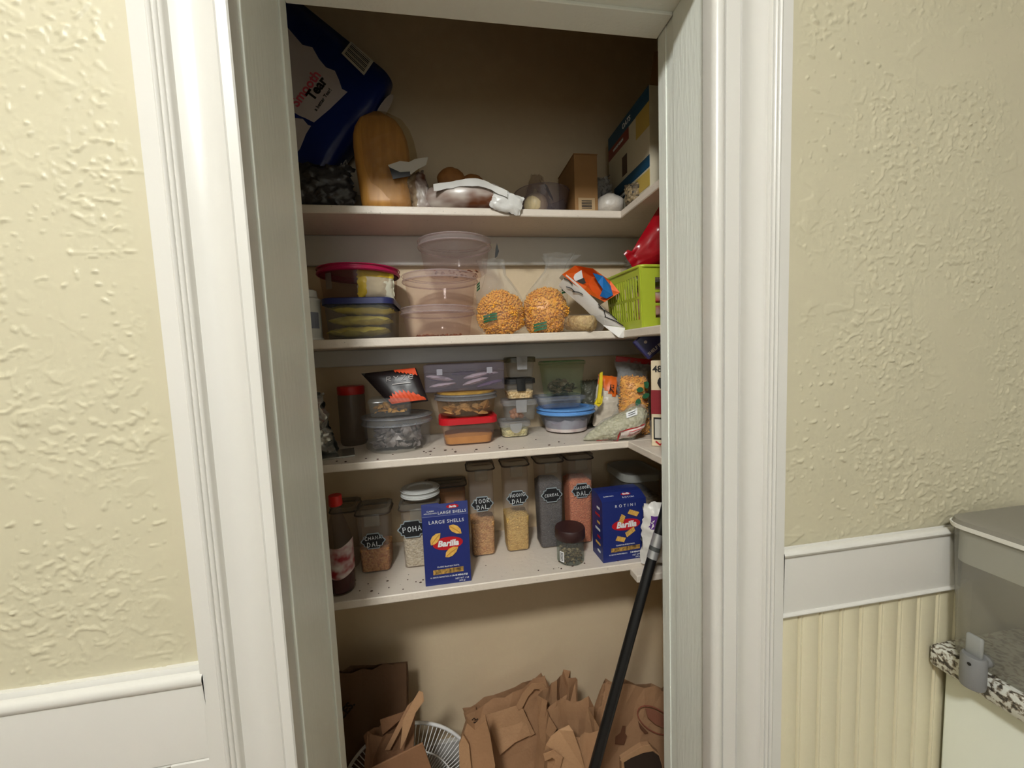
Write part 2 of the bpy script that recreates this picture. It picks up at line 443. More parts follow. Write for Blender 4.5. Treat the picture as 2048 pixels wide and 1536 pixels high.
# jambs with their stops, head
dr = bpy.data.objects.new('door_1', None); COL.objects.link(dr); dr['kind'] = 'structure'; dr['label'] = 'white painted pantry door frame without a door'
mb = MB(); mb.box(-.31, -.259, .628, .80, 0, ZH, bev=.002); obj('left_jamb', mb, JAMB, dr)
mb = MB(); mb.box(-.2595, -.2555, .772, .804, 0, ZH, bev=.0015); obj('door_stop', mb, JAMB, dr)
mb = MB(); mb.box(.470, .52, .628, .80, 0, ZH, bev=.002); obj('right_jamb', mb, JAMB, dr)
mb = MB(); mb.box(.4665, .4705, .654, .746, 0, ZH, bev=.0015); obj('door_stop', mb, JAMB, dr)
mb = MB(); mb.box(.468, .4705, .774, .803, 0, ZH, bev=.001); obj('door_stop', mb, JAMB, dr)
mb = MB(); mb.box(-.31, .52, .628, .80, ZH, ZH + .05, bev=.002); obj('head_jamb', mb, JAMB, dr)
mb = MB(); mb.box(-.255, .4665, .745, .804, ZH - .006, ZH + .001, bev=.0015); obj('head_stop', mb, JAMB, dr)

RX0, RX1, RY0, CEIL = -1.9, 2.35, -2.7, 2.82
plaster_wall('wall_front_left', -1.05, -.384, CZ - .455, CZ + .66, .630, -.386, -1, 3, PLASTER, [(RX0, -.30, .630, .80, 0, CEIL)])
plaster_wall('wall_front_right', .599, 1.30, CZ - .395, CZ + .66, .630, .601, 1, 11, PLASTER, [(.51, RX1, .630, .80, 0, CEIL)])
mb = MB(); mb.box(-.30, .51, .631, .80, ZH + .05, CEIL); struct('wall_front_top', mb, PLASTER)
CX0, CX1, CYB = -.46, .73, 1.26
mb = MB(); mb.box(CX0 - .1, CX1 + .1, CYB, CYB + .08, 0, CEIL); struct('wall_closet_back', mb, CLOSET)
mb = MB(); mb.box(CX0 - .1, CX0, .80, CYB, 0, CEIL); struct('wall_closet_left', mb, CLOSET)
mb = MB(); mb.box(CX1, CX1 + .1, .80, CYB, 0, CEIL); struct('wall_closet_right', mb, CLOSET)
mb = MB(); mb.box(RX0 - .1, RX0, RY0, .80, 0, CEIL); struct('wall_left', mb, CREAM)
mb = MB(); mb.box(RX1, RX1 + .1, RY0, .80, 0, CEIL); struct('wall_right', mb, PALE)
mb = MB(); mb.box(RX0, RX1, RY0 - .1, RY0, 0, CEIL); struct('wall_back', mb, CREAM)
mb = MB(); mb.box(RX0 - .1, RX1 + .1, RY0 - .1, CYB + .1, -.1, 0); struct('floor', mb, mat('brown_floor', (120, 92, 66), 0.4, var=0.4, vscale=6, stretch=(1, 8, 1)))
mb = MB(); mb.box(RX0 - .1, RX1 + .1, RY0 - .1, CYB + .1, CEIL, CEIL + .1); struct('ceiling', mb, mat('white_ceiling', (238, 236, 230), 0.8))
mb = MB(); mb.box(CX0, CX1, CYB - .016, CYB, 0, .14, bev=.003); struct('baseboard_closet', mb, TRIM)


# chair rails, lower panelling
def rail(name, x0, x1, prof, m=TRIM):
    mb = MB(); mb.prism([(x0, y, CZ + z) for y, z in prof], (x1 - x0, 0, 0)); return struct(name, mb, m, None, 35)


def zb(z0, z1, y, r, n=6):
    c = (z0 + z1) / 2; h = (z1 - z0) / 2
    return [(y - r * math.sin(math.pi * k / n), c + h * math.cos(math.pi * k / n)) for k in range(n + 1)]


rail('trim_4', RX0, -.3825, [(.634, -.448)] + [(.622, -.450)] + zb(-.452, -.474, .612, .009) + [(.609, -.476), (.609, -.590), (.613, -.594), (.634, -.594)])
rail('trim_5', .601, 1.02, [(.634, -.389)] + zb(-.391, -.407, .616, .010) + [(.613, -.409), (.613, -.516)] + zb(-.517, -.526, .614, .006) + [(.634, -.527)])
wp = bpy.data.objects.new('trim_6', None); COL.objects.link(wp); wp['kind'] = 'structure'; wp['label'] = 'white recessed wainscot panel left of the doorway'
mb = MB(); mb.box(RX0, -.44, .624, .632, 0, CZ - .594); obj('panel', mb, TRIM, wp)
mb = MB(); mb.box(-.44, -.383, .609, .632, 0, CZ - .592, bev=.002); obj('stile', mb, TRIM, wp)
mb = MB(); mb.prism([(RX0, y, z) for y, z in ((.609, CZ - .594), (.624, CZ - .594), (.624, CZ - .608), (.617, CZ - .602))], (1.46, 0, 0)); obj('panel_moulding', mb, TRIM, wp)
bbp = bpy.data.objects.new('trim_7', None); COL.objects.link(bbp); bbp['kind'] = 'structure'; bbp['label'] = 'cream beadboard planks below the chair rail right of the doorway'
pw = .0475
pm = None
for k in range(10):
    if pm is None:
        prof = [(0, .632), (0, .6235), (.0018, .6205), (.004, .6200), (.0065, .6212), (.0078, .6235), (.0092, .6215), (.012, .621), (pw - .004, .621), (pw - .0022, .6222), (pw - .0008, .6245), (pw - .0008, .632)]
        mb = MB(); mb.prism([(x, y, 0) for x, y in prof], (0, 0, CZ - .522)); o = obj('plank', mb, BEAD, bbp, 40); pm = o.data
    else:
        o = bpy.data.objects.new('plank', pm); COL.objects.link(o); o.parent = bbp
    o.location = (.603 + k * pw, 0, 0)

# pantry shelves: an L of boards at each height
SH = {1: (1.06, CZ + .387, .020, .500, .80), 2: (1.00, CZ + .0495, .021, .468, .80), 3: (.97, CZ - .250, .019, .468, .80), 4: (.97, CZ - .5955, .021, .468, .927)}
desc = {1: 'topmost white pantry shelf under the dark gap', 2: 'second white pantry shelf from the top, with round tubs',
        3: 'third white pantry shelf from the top, with small lidded boxes', 4: 'lowest white pantry shelf, with the chalk-labelled tall containers'}
for k, (ys, zt, th, xe, yf) in SH.items():
    s = thing('pantry_shelf', desc[k], 'shelf', (0, 0, 0), group='white pantry shelves')
    mb = MB(); mb.box(CX0 + .001, CX1 - .001, ys, CYB - .001, zt - th, zt, bev=.0025); obj('back_board', mb, SHELF, s)
    mb = MB(); mb.box(xe, CX1 - .001, yf + .002, ys + .0005, zt - th - (.0005 if k != 4 else .012), zt - .0004 - (.012 if k == 4 else 0), bev=.0025); obj('side_board', mb, SHELF, s)
    ch = .088 if k == 1 else .05
    mb = MB(); mb.box(CX0 + .001, CX1 - .001, CYB - .020, CYB - .001, zt - th - ch, zt - th - .0005, bev=.003); obj('cleat', mb, TRIM, s)
S1, S2, S3, S4 = (SH[k][1] for k in (1, 2, 3, 4))

# ceiling lamp of the kitchen
lamp = thing('ceiling_lamp', 'round frosted flush ceiling lamp in the kitchen', 'lamp', (LAMP_POS[0], LAMP_POS[1], CEIL))
mb = MB(); mb.lathe([(.0, 0), (.17, 0), (.172, -.02), (.16, -.03), (.0, -.03)], 40); obj('base', mb, WHITE, lamp, 40)
mb = MB(); mb.lathe([(.150, -.030), (.152, -.06), (.140, -.09), (.105, -.118), (.055, -.132), (.0005, -.136)], 40)
obj('diffuser', mb, mat('lit_glass', (255, 250, 240), 0.5, emit=(LAMP_COL, LAMP_POWER)), lamp, True)

# counter, cabinet and water dispenser at the right
CEX = .963; CTZ = CZ - .640
GR = bpy.data.materials.new('speckled_granite'); GR.use_nodes = True
nt = GR.node_tree; b_ = nt.nodes['Principled BSDF']; b_.inputs['Roughness'].default_value = .2
tc = nt.nodes.new('ShaderNodeTexCoord'); n_ = nt.nodes.new('ShaderNodeTexNoise'); n_.inputs['Scale'].default_value = 120; n_.inputs['Detail'].default_value = 5; n_.inputs['Distortion'].default_value = .3
nt.links.new(tc.outputs['Object'], n_.inputs['Vector'])
cr = nt.nodes.new('ShaderNodeValToRGB'); e = cr.color_ramp.elements
e[0].position = .38; e[0].color = (*lin((66, 62, 56)), 1); e[1].position = .52; e[1].color = (*lin((222, 222, 214)), 1)
x_ = cr.color_ramp.elements.new(.45); x_.color = (*lin((140, 128, 112)), 1)
nt.links.new(n_.outputs['Fac'], cr.inputs[0]); nt.links.new(cr.outputs[0], b_.inputs['Base Color'])
mb = MB(); mb.box(CEX, 1.65, -1.2, .618, CTZ - .045, CTZ, bev=.006); tag(obj('countertop', mb, GR, None, 40), 'speckled grey and white granite countertop edge at the right', 'countertop')
cb = thing('base_cabinet', 'white base cabinet side under the granite countertop', 'cabinet', (1.3, -.3, 0))
mb = MB(); mb.box(1.0, 1.63, -1.18, .612, 0, CTZ - .046, bev=.003)
for i, v in enumerate(mb.v): mb.v[i] = (v[0] - 1.3, v[1] + .3, v[2])
obj('body', mb, mat('white_cabinet_paint', (244, 248, 236), .35), cb)

wd = thing('water_dispenser', 'clear water filter dispenser with grey lid and grey tap on granite counter', 'water dispenser', (1.100, .42, CTZ + .0005))
GREYP = mat('grey_plastic', (136, 132, 122), .55); GREYT = mat('grey_tap_plastic', (128, 128, 128), .45)
TANK = clear('smoky_plastic', (232, 230, 224), .34, (196, 194, 184), .15)
hx, hy = .133, .185; WDH = .278
loop = lambda a, b2, r, z: [(p[0], p[1], z) for p in rr(a, b2, r, 5)]
mb = MB(); mb.loft([loop(hx - .014, hy - .014, .03, .0), loop(hx - .008, hy - .008, .03, .006), loop(hx, hy, .032, WDH - .012)], True, False); obj('tank', mb, TANK, wd, 50)
mb = MB(); mb.loft([loop(hx - .006, hy - .006, .03, WDH - .082), loop(hx - .006, hy - .006, .03, WDH - .014)], True, False); fr_ = obj('filter_tray', mb, clear('milky_plastic', (236, 236, 230), .62, (240, 241, 232), .3), wd, 50)
mb = MB(); mb.loft([loop(hx + .004, hy + .004, .034, WDH - .014), loop(hx + .005, hy + .005, .034, WDH - .006)], True, True); obj('rim', mb, mat('pale_grey_plastic', (232, 230, 222), .4), wd, 50)
mb = MB(); mb.loft([loop(hx + .003, hy + .003, .034, WDH - .006), loop(hx + .001, hy + .001, .034, WDH + .002), loop(hx - .006, hy - .006, .032, WDH + .004)], True, True); obj('lid', mb, GREYP, wd, 50)
# blurred emblem on the tray: a ring above a short bar
emb = mat('grey_emblem', (120, 120, 112), .5)
mb = MB(); ex_ = -hx - .0025
mb.tube([(ex_, .035 + .014 * math.cos(a), WDH - .038 + .014 * math.sin(a)) for a in [2 * math.pi * k / 20 for k in range(20)]], .0035, 6, closed=True)
mb.box(ex_ - .001, ex_ + .001, .005, .066, WDH - .064, WDH - .057); obj('emblem', mb, emb, wd, 40)
tp = bpy.data.objects.new('tap', None); COL.objects.link(tp); tp.parent = wd; tp.location = (-hx - .018, Wx(1946, 1345, 1.100 - hx - .018)[1] - .42, .022)
mb = MB(); mb.lathe([(.002, -.046), (.0165, -.046), (.0175, -.041), (.0175, .012), (.0155, .016), (.002, .016)], 24); obj('tap_body', mb, GREYT, tp, 40)
mb = MB(); mb.box(-.004, .004, -.012, .012, .014, .054, bev=.003); obj('tap_lever', mb, clear('frosted_plastic', (220, 220, 218), .55, (190, 192, 190), .3), tp, 40)
mb = MB(); mb.tube([(.012, 0, .0), (.030, 0, .0)], .012, 14); obj('tap_stem', mb, GREYT, tp, 40)
mb = MB(); mb.tube([(-.0170, -.004, .004), (-.0180, -.004, .004)], .003, 8); obj('tap_hole', mb, BLACK, tp)


# ------------------------------------------------------------------ builders for the pantry goods
def mid(l, r, py, y): return (W(l, py, y)[0] + W(r, py, y)[0]) / 2


def loops(spec, n=5, c=(0, 0)):
    return [[(c[0] + p[0], c[1] + p[1], z) for p in rr(hx, hy, r, n)] for (z, hx, hy, r) in spec]


def content(name, label, cat, mb, m, loc, group=None, rz=0.0, smooth=40):
    o = obj(name, mb, m, None, smooth, loc, (0, 0, rz)); tag(o, label, cat, group, 'stuff'); return o


def rect_tub(name, label, cat, x0, x1, y0, depth, z0, z1, body=CLEAR, lid=None, taper=.9, r=.02, lid_h=.012, over=.004, rz=0.0, gasket=None, group=None, lidrim=None):
    cx, cy = (x0 + x1) / 2, y0 + depth / 2; hx, hy = (x1 - x0) / 2, depth / 2; h = z1 - z0
    t = thing(name, label, cat, (cx, cy, z0), rz, group)
    bx, by = hx - over, hy - over
    mb = MB(); mb.loft(loops([(0.0, bx * taper - .004, by * taper - .004, r * .8), (.004, bx * taper, by * taper, r), (h * .5, bx * (taper + 1) / 2, by * (taper + 1) / 2, r), (h - lid_h, bx, by, r)]), True, False)
    obj('body', mb, body, t, 50)
    if lid:
        mb = MB(); mb.loft(loops([(h - lid_h - .004, hx, hy, r + over), (h - .002, hx, hy, r + over), (h, hx - .003, hy - .003, r + over), (h, hx - .008, hy - .008, r), (h - .003, hx - .011, hy - .011, r)]), False, True)
        lo = obj('lid', mb, lid, t, 40)
        if gasket:
            mb = MB(); mb.tube([(p[0], p[1], h - lid_h - .001) for p in rr(hx + .0005, hy + .0005, r + over, 5)], .0022, 6, closed=True); obj('gasket', mb, gasket, lo, True)
        if lidrim:
            mb = MB(); mb.tube([(p[0], p[1], h - .001) for p in rr(hx - .004, hy - .004, r + over, 5)], .002, 6, closed=True); obj('rim', mb, lidrim, lo, True)
    return t, (hx, hy, h, cx, cy)


def round_tub(name, label, cat, cx, cy, z0, r0, r1, h, body=CLEAR, lid=None, lid_h=.014, over=.006, group=None, ribs=0, n=44, foot=.01, dome=0.0):
    t = thing(name, label, cat, (cx, cy, z0), 0, group)
    mb = MB(); mb.lathe([(r0 - foot, 0), (r0, foot * .8), (r0 + (r1 - r0) * .5, h * .5), (r1, h - lid_h)], n, cap0=True); obj('body', mb, body, t, 50)
    if lid:
        z = h - lid_h; R = r1 + over
        mb = MB(); mb.lathe([(R - .003, z - .006), (R, z - .004), (R, z + .002), (R - .003, z + .004), (R - .003, h - .002), (R - .006, h), (R - .016, h), (R - .019, h - .004 + dome), (.001, h - .004 + dome)], n); obj('lid', mb, lid, t, 40)
        for zz in (z - .002, h - .003):
            mb = MB(); mb.tube([(R * math.cos(2 * math.pi * k / n), R * math.sin(2 * math.pi * k / n), zz) for k in range(n)], .0016, 6, closed=True); obj('rim', mb, lid, t, True)
    return t


def fill_rect(name, label, cat, hx, hy, z0, h, m, loc, seed=0, r=.015, taper=.97, hump=.006):
    """loose contents of a box: a block with an uneven top"""
    lp = loops([(0, hx * taper - .002, hy * taper - .002, r), (h * .96, hx, hy, r)]); n = len(lp[0])
    mb = MB(); mb.loft(lp, True, False)
    rings = []
    for k, s in enumerate((1.0, .7, .4, .1)):
        rings.append([(p[0] * s, p[1] * s, h * (.96 if k == 0 else 1) + (hump * (1 - s) + hump * .8 * fb(p[0] * s * 40, p[1] * s * 40, 0, seed)) * (k > 0)) for p in lp[1]])
    mb.loft(rings, False, True)
    return content(name, label, cat, mb, m, (loc[0], loc[1], loc[2] + z0))


def fill_round(name, label, cat, r, z0, h, m, loc, seed=0, hump=.01, n=36, amp=.006):
    mb = MB()
    rings = [[(rad * math.cos(2 * math.pi * i / n), rad * math.sin(2 * math.pi * i / n), z + (fb(math.cos(2 * math.pi * i / n) * rad * 40, math.sin(2 * math.pi * i / n) * rad * 40, z, seed) * amp if z > h * .5 else 0)) for i in range(n)]
             for rad, z in ((r * .96, 0), (r, h * .9), (r * .75, h + hump * .3), (r * .45, h + hump * .8), (r * .1, h + hump))]
    mb.loft(rings, True, True)
    return content(name, label, cat, mb, m, (loc[0], loc[1], loc[2] + z0))


def chips(name, label, cat, n, box, size, m, loc, seed=0, flat=.3, kind='stuff', clampz=None):
    """loose pieces lying over each other inside a box-shaped volume"""
    rnd = random.Random(seed); mb = MB()
    for k in range(n):
        p = (rnd.uniform(-box[0], box[0]), rnd.uniform(-box[1], box[1]), rnd.uniform(0, box[2]))
        a, b, c = (rnd.uniform(0, 6.28) for _ in range(3)); s = size * rnd.uniform(.6, 1.3)
        R = Matrix.Rotation(a, 3, 'Z') @ Matrix.Rotation(b * .25, 3, 'X')
        vs = [Vector((math.cos(t) * s * rnd.uniform(.7, 1.1), math.sin(t) * s * rnd.uniform(.6, 1), 0)) for t in [2 * math.pi * q / 6 for q in range(6)]]
        top = Vector((0, 0, s * flat)); pts = [R @ v for v in vs] + [R @ top, R @ -top]
        mb.add([(v[0] + p[0], v[1] + p[1], max(v[2] + p[2], .0005)) for v in pts], [(i, (i + 1) % 6, 6) for i in range(6)] + [((i + 1) % 6, i, 7) for i in range(6)])
    o = obj(name, mb, m, None, None, loc); tag(o, label, cat, None, kind); return o


def decal(name, pts, y, m, parent, th=.0008, inv=None):
    """flat print: outline on the plane y (given by world x,z pairs), parented to a thing at the origin of `parent`"""
    mb = MB(); mb.prism([(x, y, z) for x, z in pts], (0, -th, 0)); o = obj(name, mb, m, None)
    if parent is not None:
        o.parent = parent; o.matrix_parent_inverse = Matrix.Translation(-Vector(parent.location)) if inv is None else inv
    return o


def blob2(cx, cz, rx, rz, n=18, seed=0, amp=0.0, rot=0.0):
    out = []
    for k in range(n):
        a = 2 * math.pi * k / n; q = 1 + amp * fb(math.cos(a) * 1.7, math.sin(a) * 1.7, 0, seed)
        x, z = rx * q * math.cos(a), rz * q * math.sin(a)
        out.append((cx + x * math.cos(rot) - z * math.sin(rot), cz + x * math.sin(rot) + z * math.cos(rot)))
    return out


def move(mb, v):
    mb.v = [(a[0] + v[0], a[1] + v[1], a[2] + v[2]) for a in mb.v]; return mb


def turn(mb, M):
    mb.v = [tuple(M @ Vector(a)) for a in mb.v]; return mb


DARKRIM = mat('dark_rim', (70, 58, 48), .5)
CHALK = mat('chalkboard_sticker', (16, 18, 22), .6); CHALKE = mat('chalk_border', (150, 160, 165), .6); CHALKW = mat('chalk_pen', (225, 228, 230), .7)


def bracket(w, h, c=.22):
    """outline of a bracket-cornered sticker, xz pairs around 0"""
    a, b = w / 2, h / 2; k = c * h
    pts = []
    for sx, sz in ((1, 1), (-1, 1), (-1, -1), (1, -1)):
        q = [(a, b - 1.9 * k), (a - .6 * k, b - 1.35 * k), (a - .6 * k, b - .8 * k), (a - 1.3 * k, b - .7 * k), (a - 1.6 * k, b)]
        if sx * sz < 0: q = q[::-1]
        pts += [(sx * p[0], sz * p[1]) for p in q]
        if (sx, sz) == (-1, 1): pts.append((-a - .25 * k, 0))
        if (sx, sz) == (1, -1): pts.append((a + .25 * k, 0))
    return pts


def sticker(parent, loc, w, h, lines, tilt=0.0, ls=None):
    """chalkboard label with hand-written capitals; loc in the parent's space, facing -y"""
    st = bpy.data.objects.new('chalk_label', None); COL.objects.link(st); st.parent = parent; st.location = loc; st.rotation_euler = (0, tilt, 0)
    st['label'] = 'black bracket-shaped sticker with white handwriting'
    mb = MB(); mb.prism([(x, 0, z) for x, z in bracket(w, h)], (0, -.0006, 0)); obj('border', mb, CHALKE, st)
    mb = MB(); mb.prism([(x, -.0006, z) for x, z in bracket(w * .9, h * .86)], (0, -.0006, 0)); obj('panel', mb, CHALK, st)
    n = len(lines)
    for k, s in enumerate(lines):
        lh = ls if ls else min(h * .29, w * .74 / (len(s) * .95))
        handwriting('handwriting', s, lh, lh * .055 + .0002, CHALKW, st, (0, -.0013, (n - 1) * h * .20 - k * h * .40), (0, -.05, 0))


# ================================================================== LOWEST SHELF
def tall_bin(label, l, r, base_py, top_py, y0, depth, fill_label, fill_m, fill_top_py, words, lab_py, lab_dx=0.0, group='tall chalk-labelled storage containers', lw=.062, lh=.045):
    x0, x1 = W(l, base_py, y0)[0], W(r, base_py, y0)[0]; z1 = W((l + r) / 2, top_py, y0)[2]
    t, (hx, hy, h, cx, cy) = rect_tub('storage_container', label, 'container', x0 - .003, x1 + .003, y0, depth, S4 + .0005, z1, CLEAR2, clear('grey_lid_plastic', (205, 200, 190), .30, (165, 158, 146), .3), .93, .012, .014, .004, 0, DARKRIM, group)
    mb = MB(); mb.box(-hx * .45, hx * .45, -hy - .003, -hy + .002, h - .046, h - .012, bev=.002); obj('latch', mb, clear('latch_plastic', (240, 238, 232), .14, (215, 212, 205), .2), t, 40)
    zf = W((l + r) / 2, fill_top_py, y0 + .01)[2] - S4
    fill_rect(fill_label[0], fill_label[1], fill_label[2], hx * .93 - .003, hy * .93 - .003, .003, zf, fill_m, (cx, cy, S4 + .002), seed=l, r=.01)
    if words:
        zl = W((l + r) / 2, lab_py, y0)[2] - S4
        sticker(t, (lab_dx, -hy * (.93 + .07 * zl / h) - .0045 + .004 * 1, zl), lw, lh, words, .0)
    return t


CHANA = grains('split_chickpeas', (214, 158, 92), (180, 110, 62), 190)
POHA = grains('flattened_rice', (232, 224, 204), (205, 192, 166), 170)
TOOR = grains('split_pigeon_peas', (232, 182, 118), (196, 136, 82), 200)
MOONG = grains('split_mung_beans', (240, 204, 122), (214, 172, 92), 230)
CERE = grains('dark_seeds', (84, 86, 96), (58, 60, 70), 260)
MASO = grains('red_lentils', (242, 150, 104), (218, 116, 76), 260)
tall_bin('short clear container of brown split chickpeas labelled CHANA DAL', 718, 784, 1151, 1019, 1.078, .085, ('chickpeas', 'brown split chickpeas filling the CHANA DAL container', 'lentils'), CHANA, 1098, ['CHANA', 'DAL'], 1082)
tall_bin('clear container of white flattened rice labelled POHA behind shells carton', 806, 884, 1143, 1008, 1.078, .082, ('flattened_rice', 'white flattened rice filling the POHA container', 'rice'), POHA, 1062, ['POHA'], 1056, -.022, lw=.075, lh=.05)
tall_bin('tall clear container of tan lentils labelled TOOR DAL', 944, 995, 1116, 930, 1.095, .09, ('pigeon_peas', 'tan split pigeon peas filling the TOOR DAL container', 'lentils'), TOOR, 1045, ['TOOR', 'DAL'], 1008)
tall_bin('tall clear container of yellow lentils labelled MOONG DAL', 1014, 1064, 1106, 922, 1.098, .09, ('mung_beans', 'yellow split mung beans filling the MOONG DAL container', 'lentils'), MOONG, 1034, ['MOONG', 'DAL'], 996)
tall_bin('tall clear container of dark grey grains labelled CEREAL', 1082, 1132, 1101, 915, 1.095, .09, ('dark_grain', 'dark grey grains filling the CEREAL container', 'grain'), CERE, 967, ['CEREAL'], 990)
tall_bin('tall clear container of orange lentils labelled MASOOR DAL', 1142, 1191, 1090, 909, 1.098, .09, ('red_lentils', 'orange red lentils filling the MASOOR DAL container', 'lentils'), MASO, 962, ['MASOOR', 'DAL'], 981)
# unlabelled containers standing behind
x0, x1 = W(662, 1100, 1.12)[0], W(716, 1100, 1.12)[0]
t, q = rect_tub('storage_container', 'empty clear container with dark-rimmed lid behind the red-capped bottle', 'container', x0, x1, 1.12, .09, S4 + .0005, W(690, 1016, 1.12)[2], CLEAR2, clear('grey_lid_plastic'), .95, .012, .012, .003, 0, DARKRIM, 'tall chalk-labelled storage containers')
x0, x1 = W(848, 1000, 1.168)[0], W(934, 1000, 1.168)[0]
t, q = rect_tub('storage_container', 'wide clear container of brown powder behind the shells carton', 'container', x0, x1, 1.168, .07, S4 + .0005, W(890, 968, 1.168)[2], CLEAR, clear('grey_lid_plastic'), .97, .012, .01, .003, 0, DARKRIM)
fill_rect('brown_powder', 'brown powder filling the wide container behind shells carton', 'powder', q[0] * .93, q[1] * .85, .003, q[2] * .88, mat('cinnamon_powder', (190, 128, 72), .9, var=.3, vscale=40), (q[3], q[4], S4 + .001), seed=3)
# shallow white-lidded tub on top of the POHA container
zP = W(845, 1008, 1.078)[2] + .001
cxj = mid(799, 880, 975, 1.12); rj = (W(880, 975, 1.12)[0] - W(799, 975, 1.12)[0]) / 2 * .94
round_tub('lidded_tub', 'shallow round tub with white lid on top of POHA container', 'tub', cxj, 1.121, zP, rj * .80, rj * .92, .034, CLEAR, clear('white_cap', (235, 235, 230), .72, (225, 225, 222), .35), .016, .005)

# syrup bottle
bl = W(680, 1188, .992); rb = .034
bt = thing('syrup_bottle', 'dark red syrup bottle with red cap at the left end', 'bottle', (bl[0] - .004, .992 + rb, S4))
hb = W(668, 990, 1.026)[2] - S4
mb = MB(); mb.lathe([(rb - .004, 0), (rb, .006), (rb, hb * .40), (rb * .98, hb * .52), (rb * .80, hb * .64), (rb * .42, hb * .80), (rb * .38, hb * .92)], 32, cap0=True); obj('glass', mb, clear('bottle_glass', (236, 230, 226), .10, (150, 140, 134), .05), bt, 60)
mb = MB(); mb.lathe([(rb - .006, .003), (rb - .002, .008), (rb - .002, hb * .36), (.001, hb * .36)], 28, cap0=True); obj('syrup', mb, mat('red_syrup', (72, 14, 20), .12), bt, 60)
mb = MB()
mb.grid(lambda a, b: ((rb + .0008) * math.sin((a - .5) * 4.0), -(rb + .0008) * math.cos((a - .5) * 4.0), hb * (.20 + .32 * b) + .006 * math.sin(a * 9)), 24, 6)
lb = obj('label', mb, mat('bottle_label', (214, 206, 202), .45, var=1.0, vscale=34, var_rgb=(140, 22, 36)), bt, True)
mb = MB(); mb.lathe([(rb * .46, hb * .895), (rb * .48, hb * .90), (rb * .46, hb * .995), (rb * .42, hb), (.001, hb)], 24); obj('cap', mb, mat('red_cap', (206, 38, 32), .4), bt, 40)

# glass jar with the brown lid
jl = W(1112, 1090, 1.0)[0]; jr_ = W(1174, 1090, 1.0)[0]; r_ = (jr_ - jl) / 2 * .93; yj = .985 + r_
hj2 = W(1145, 1052, yj)[2] - S4
j = thing('spice_jar', 'small clear jar of seeds with a dark brown lid', 'jar', ((jl + jr_) / 2 + .004, yj, S4))
mb = MB(); mb.lathe([(r_ * .8, 0), (r_ * .92, .004), (r_ * .93, hj2 - .035), (r_ * .86, hj2 - .02)], 36, cap0=True); obj('glass', mb, GLASS, j, 60)
mb = MB(); mb.lathe([(r_ * .97, hj2 - .030), (r_ * 1.03, hj2 - .027), (r_ * 1.03, hj2 - .004), (r_ * .98, hj2), (.001, hj2)], 36); obj('lid', mb, mat('dark_brown_lid', (52, 28, 28), .45), j, 40)
mb = MB(); mb.grid(lambda a, b: (r_ * .94 * math.sin(-1.15 + a * .38), -r_ * .94 * math.cos(-1.15 + a * .38), .010 + .030 * b), 6, 3); bc = obj('barcode_sticker', mb, INKW, j)
mb = MB()
for k in range(6): mb.add([(r_ * .95 * math.sin(a), -r_ * .95 * math.cos(a), z) for z in (.014 + k * .004, .016 + k * .004) for a in (-1.08, -.84)], [(0, 1, 3, 2)])
obj('bars', mb, INKB, bc)
chips('mixed_seeds', 'brown and pale seeds in the brown-lidded jar', 'seeds', 260, (r_ * .6, r_ * .6, .036), .0045, grains('seed_mix', (196, 170, 130), (90, 66, 44), 120), (j.location[0], j.location[1], S4 + .003), 5)


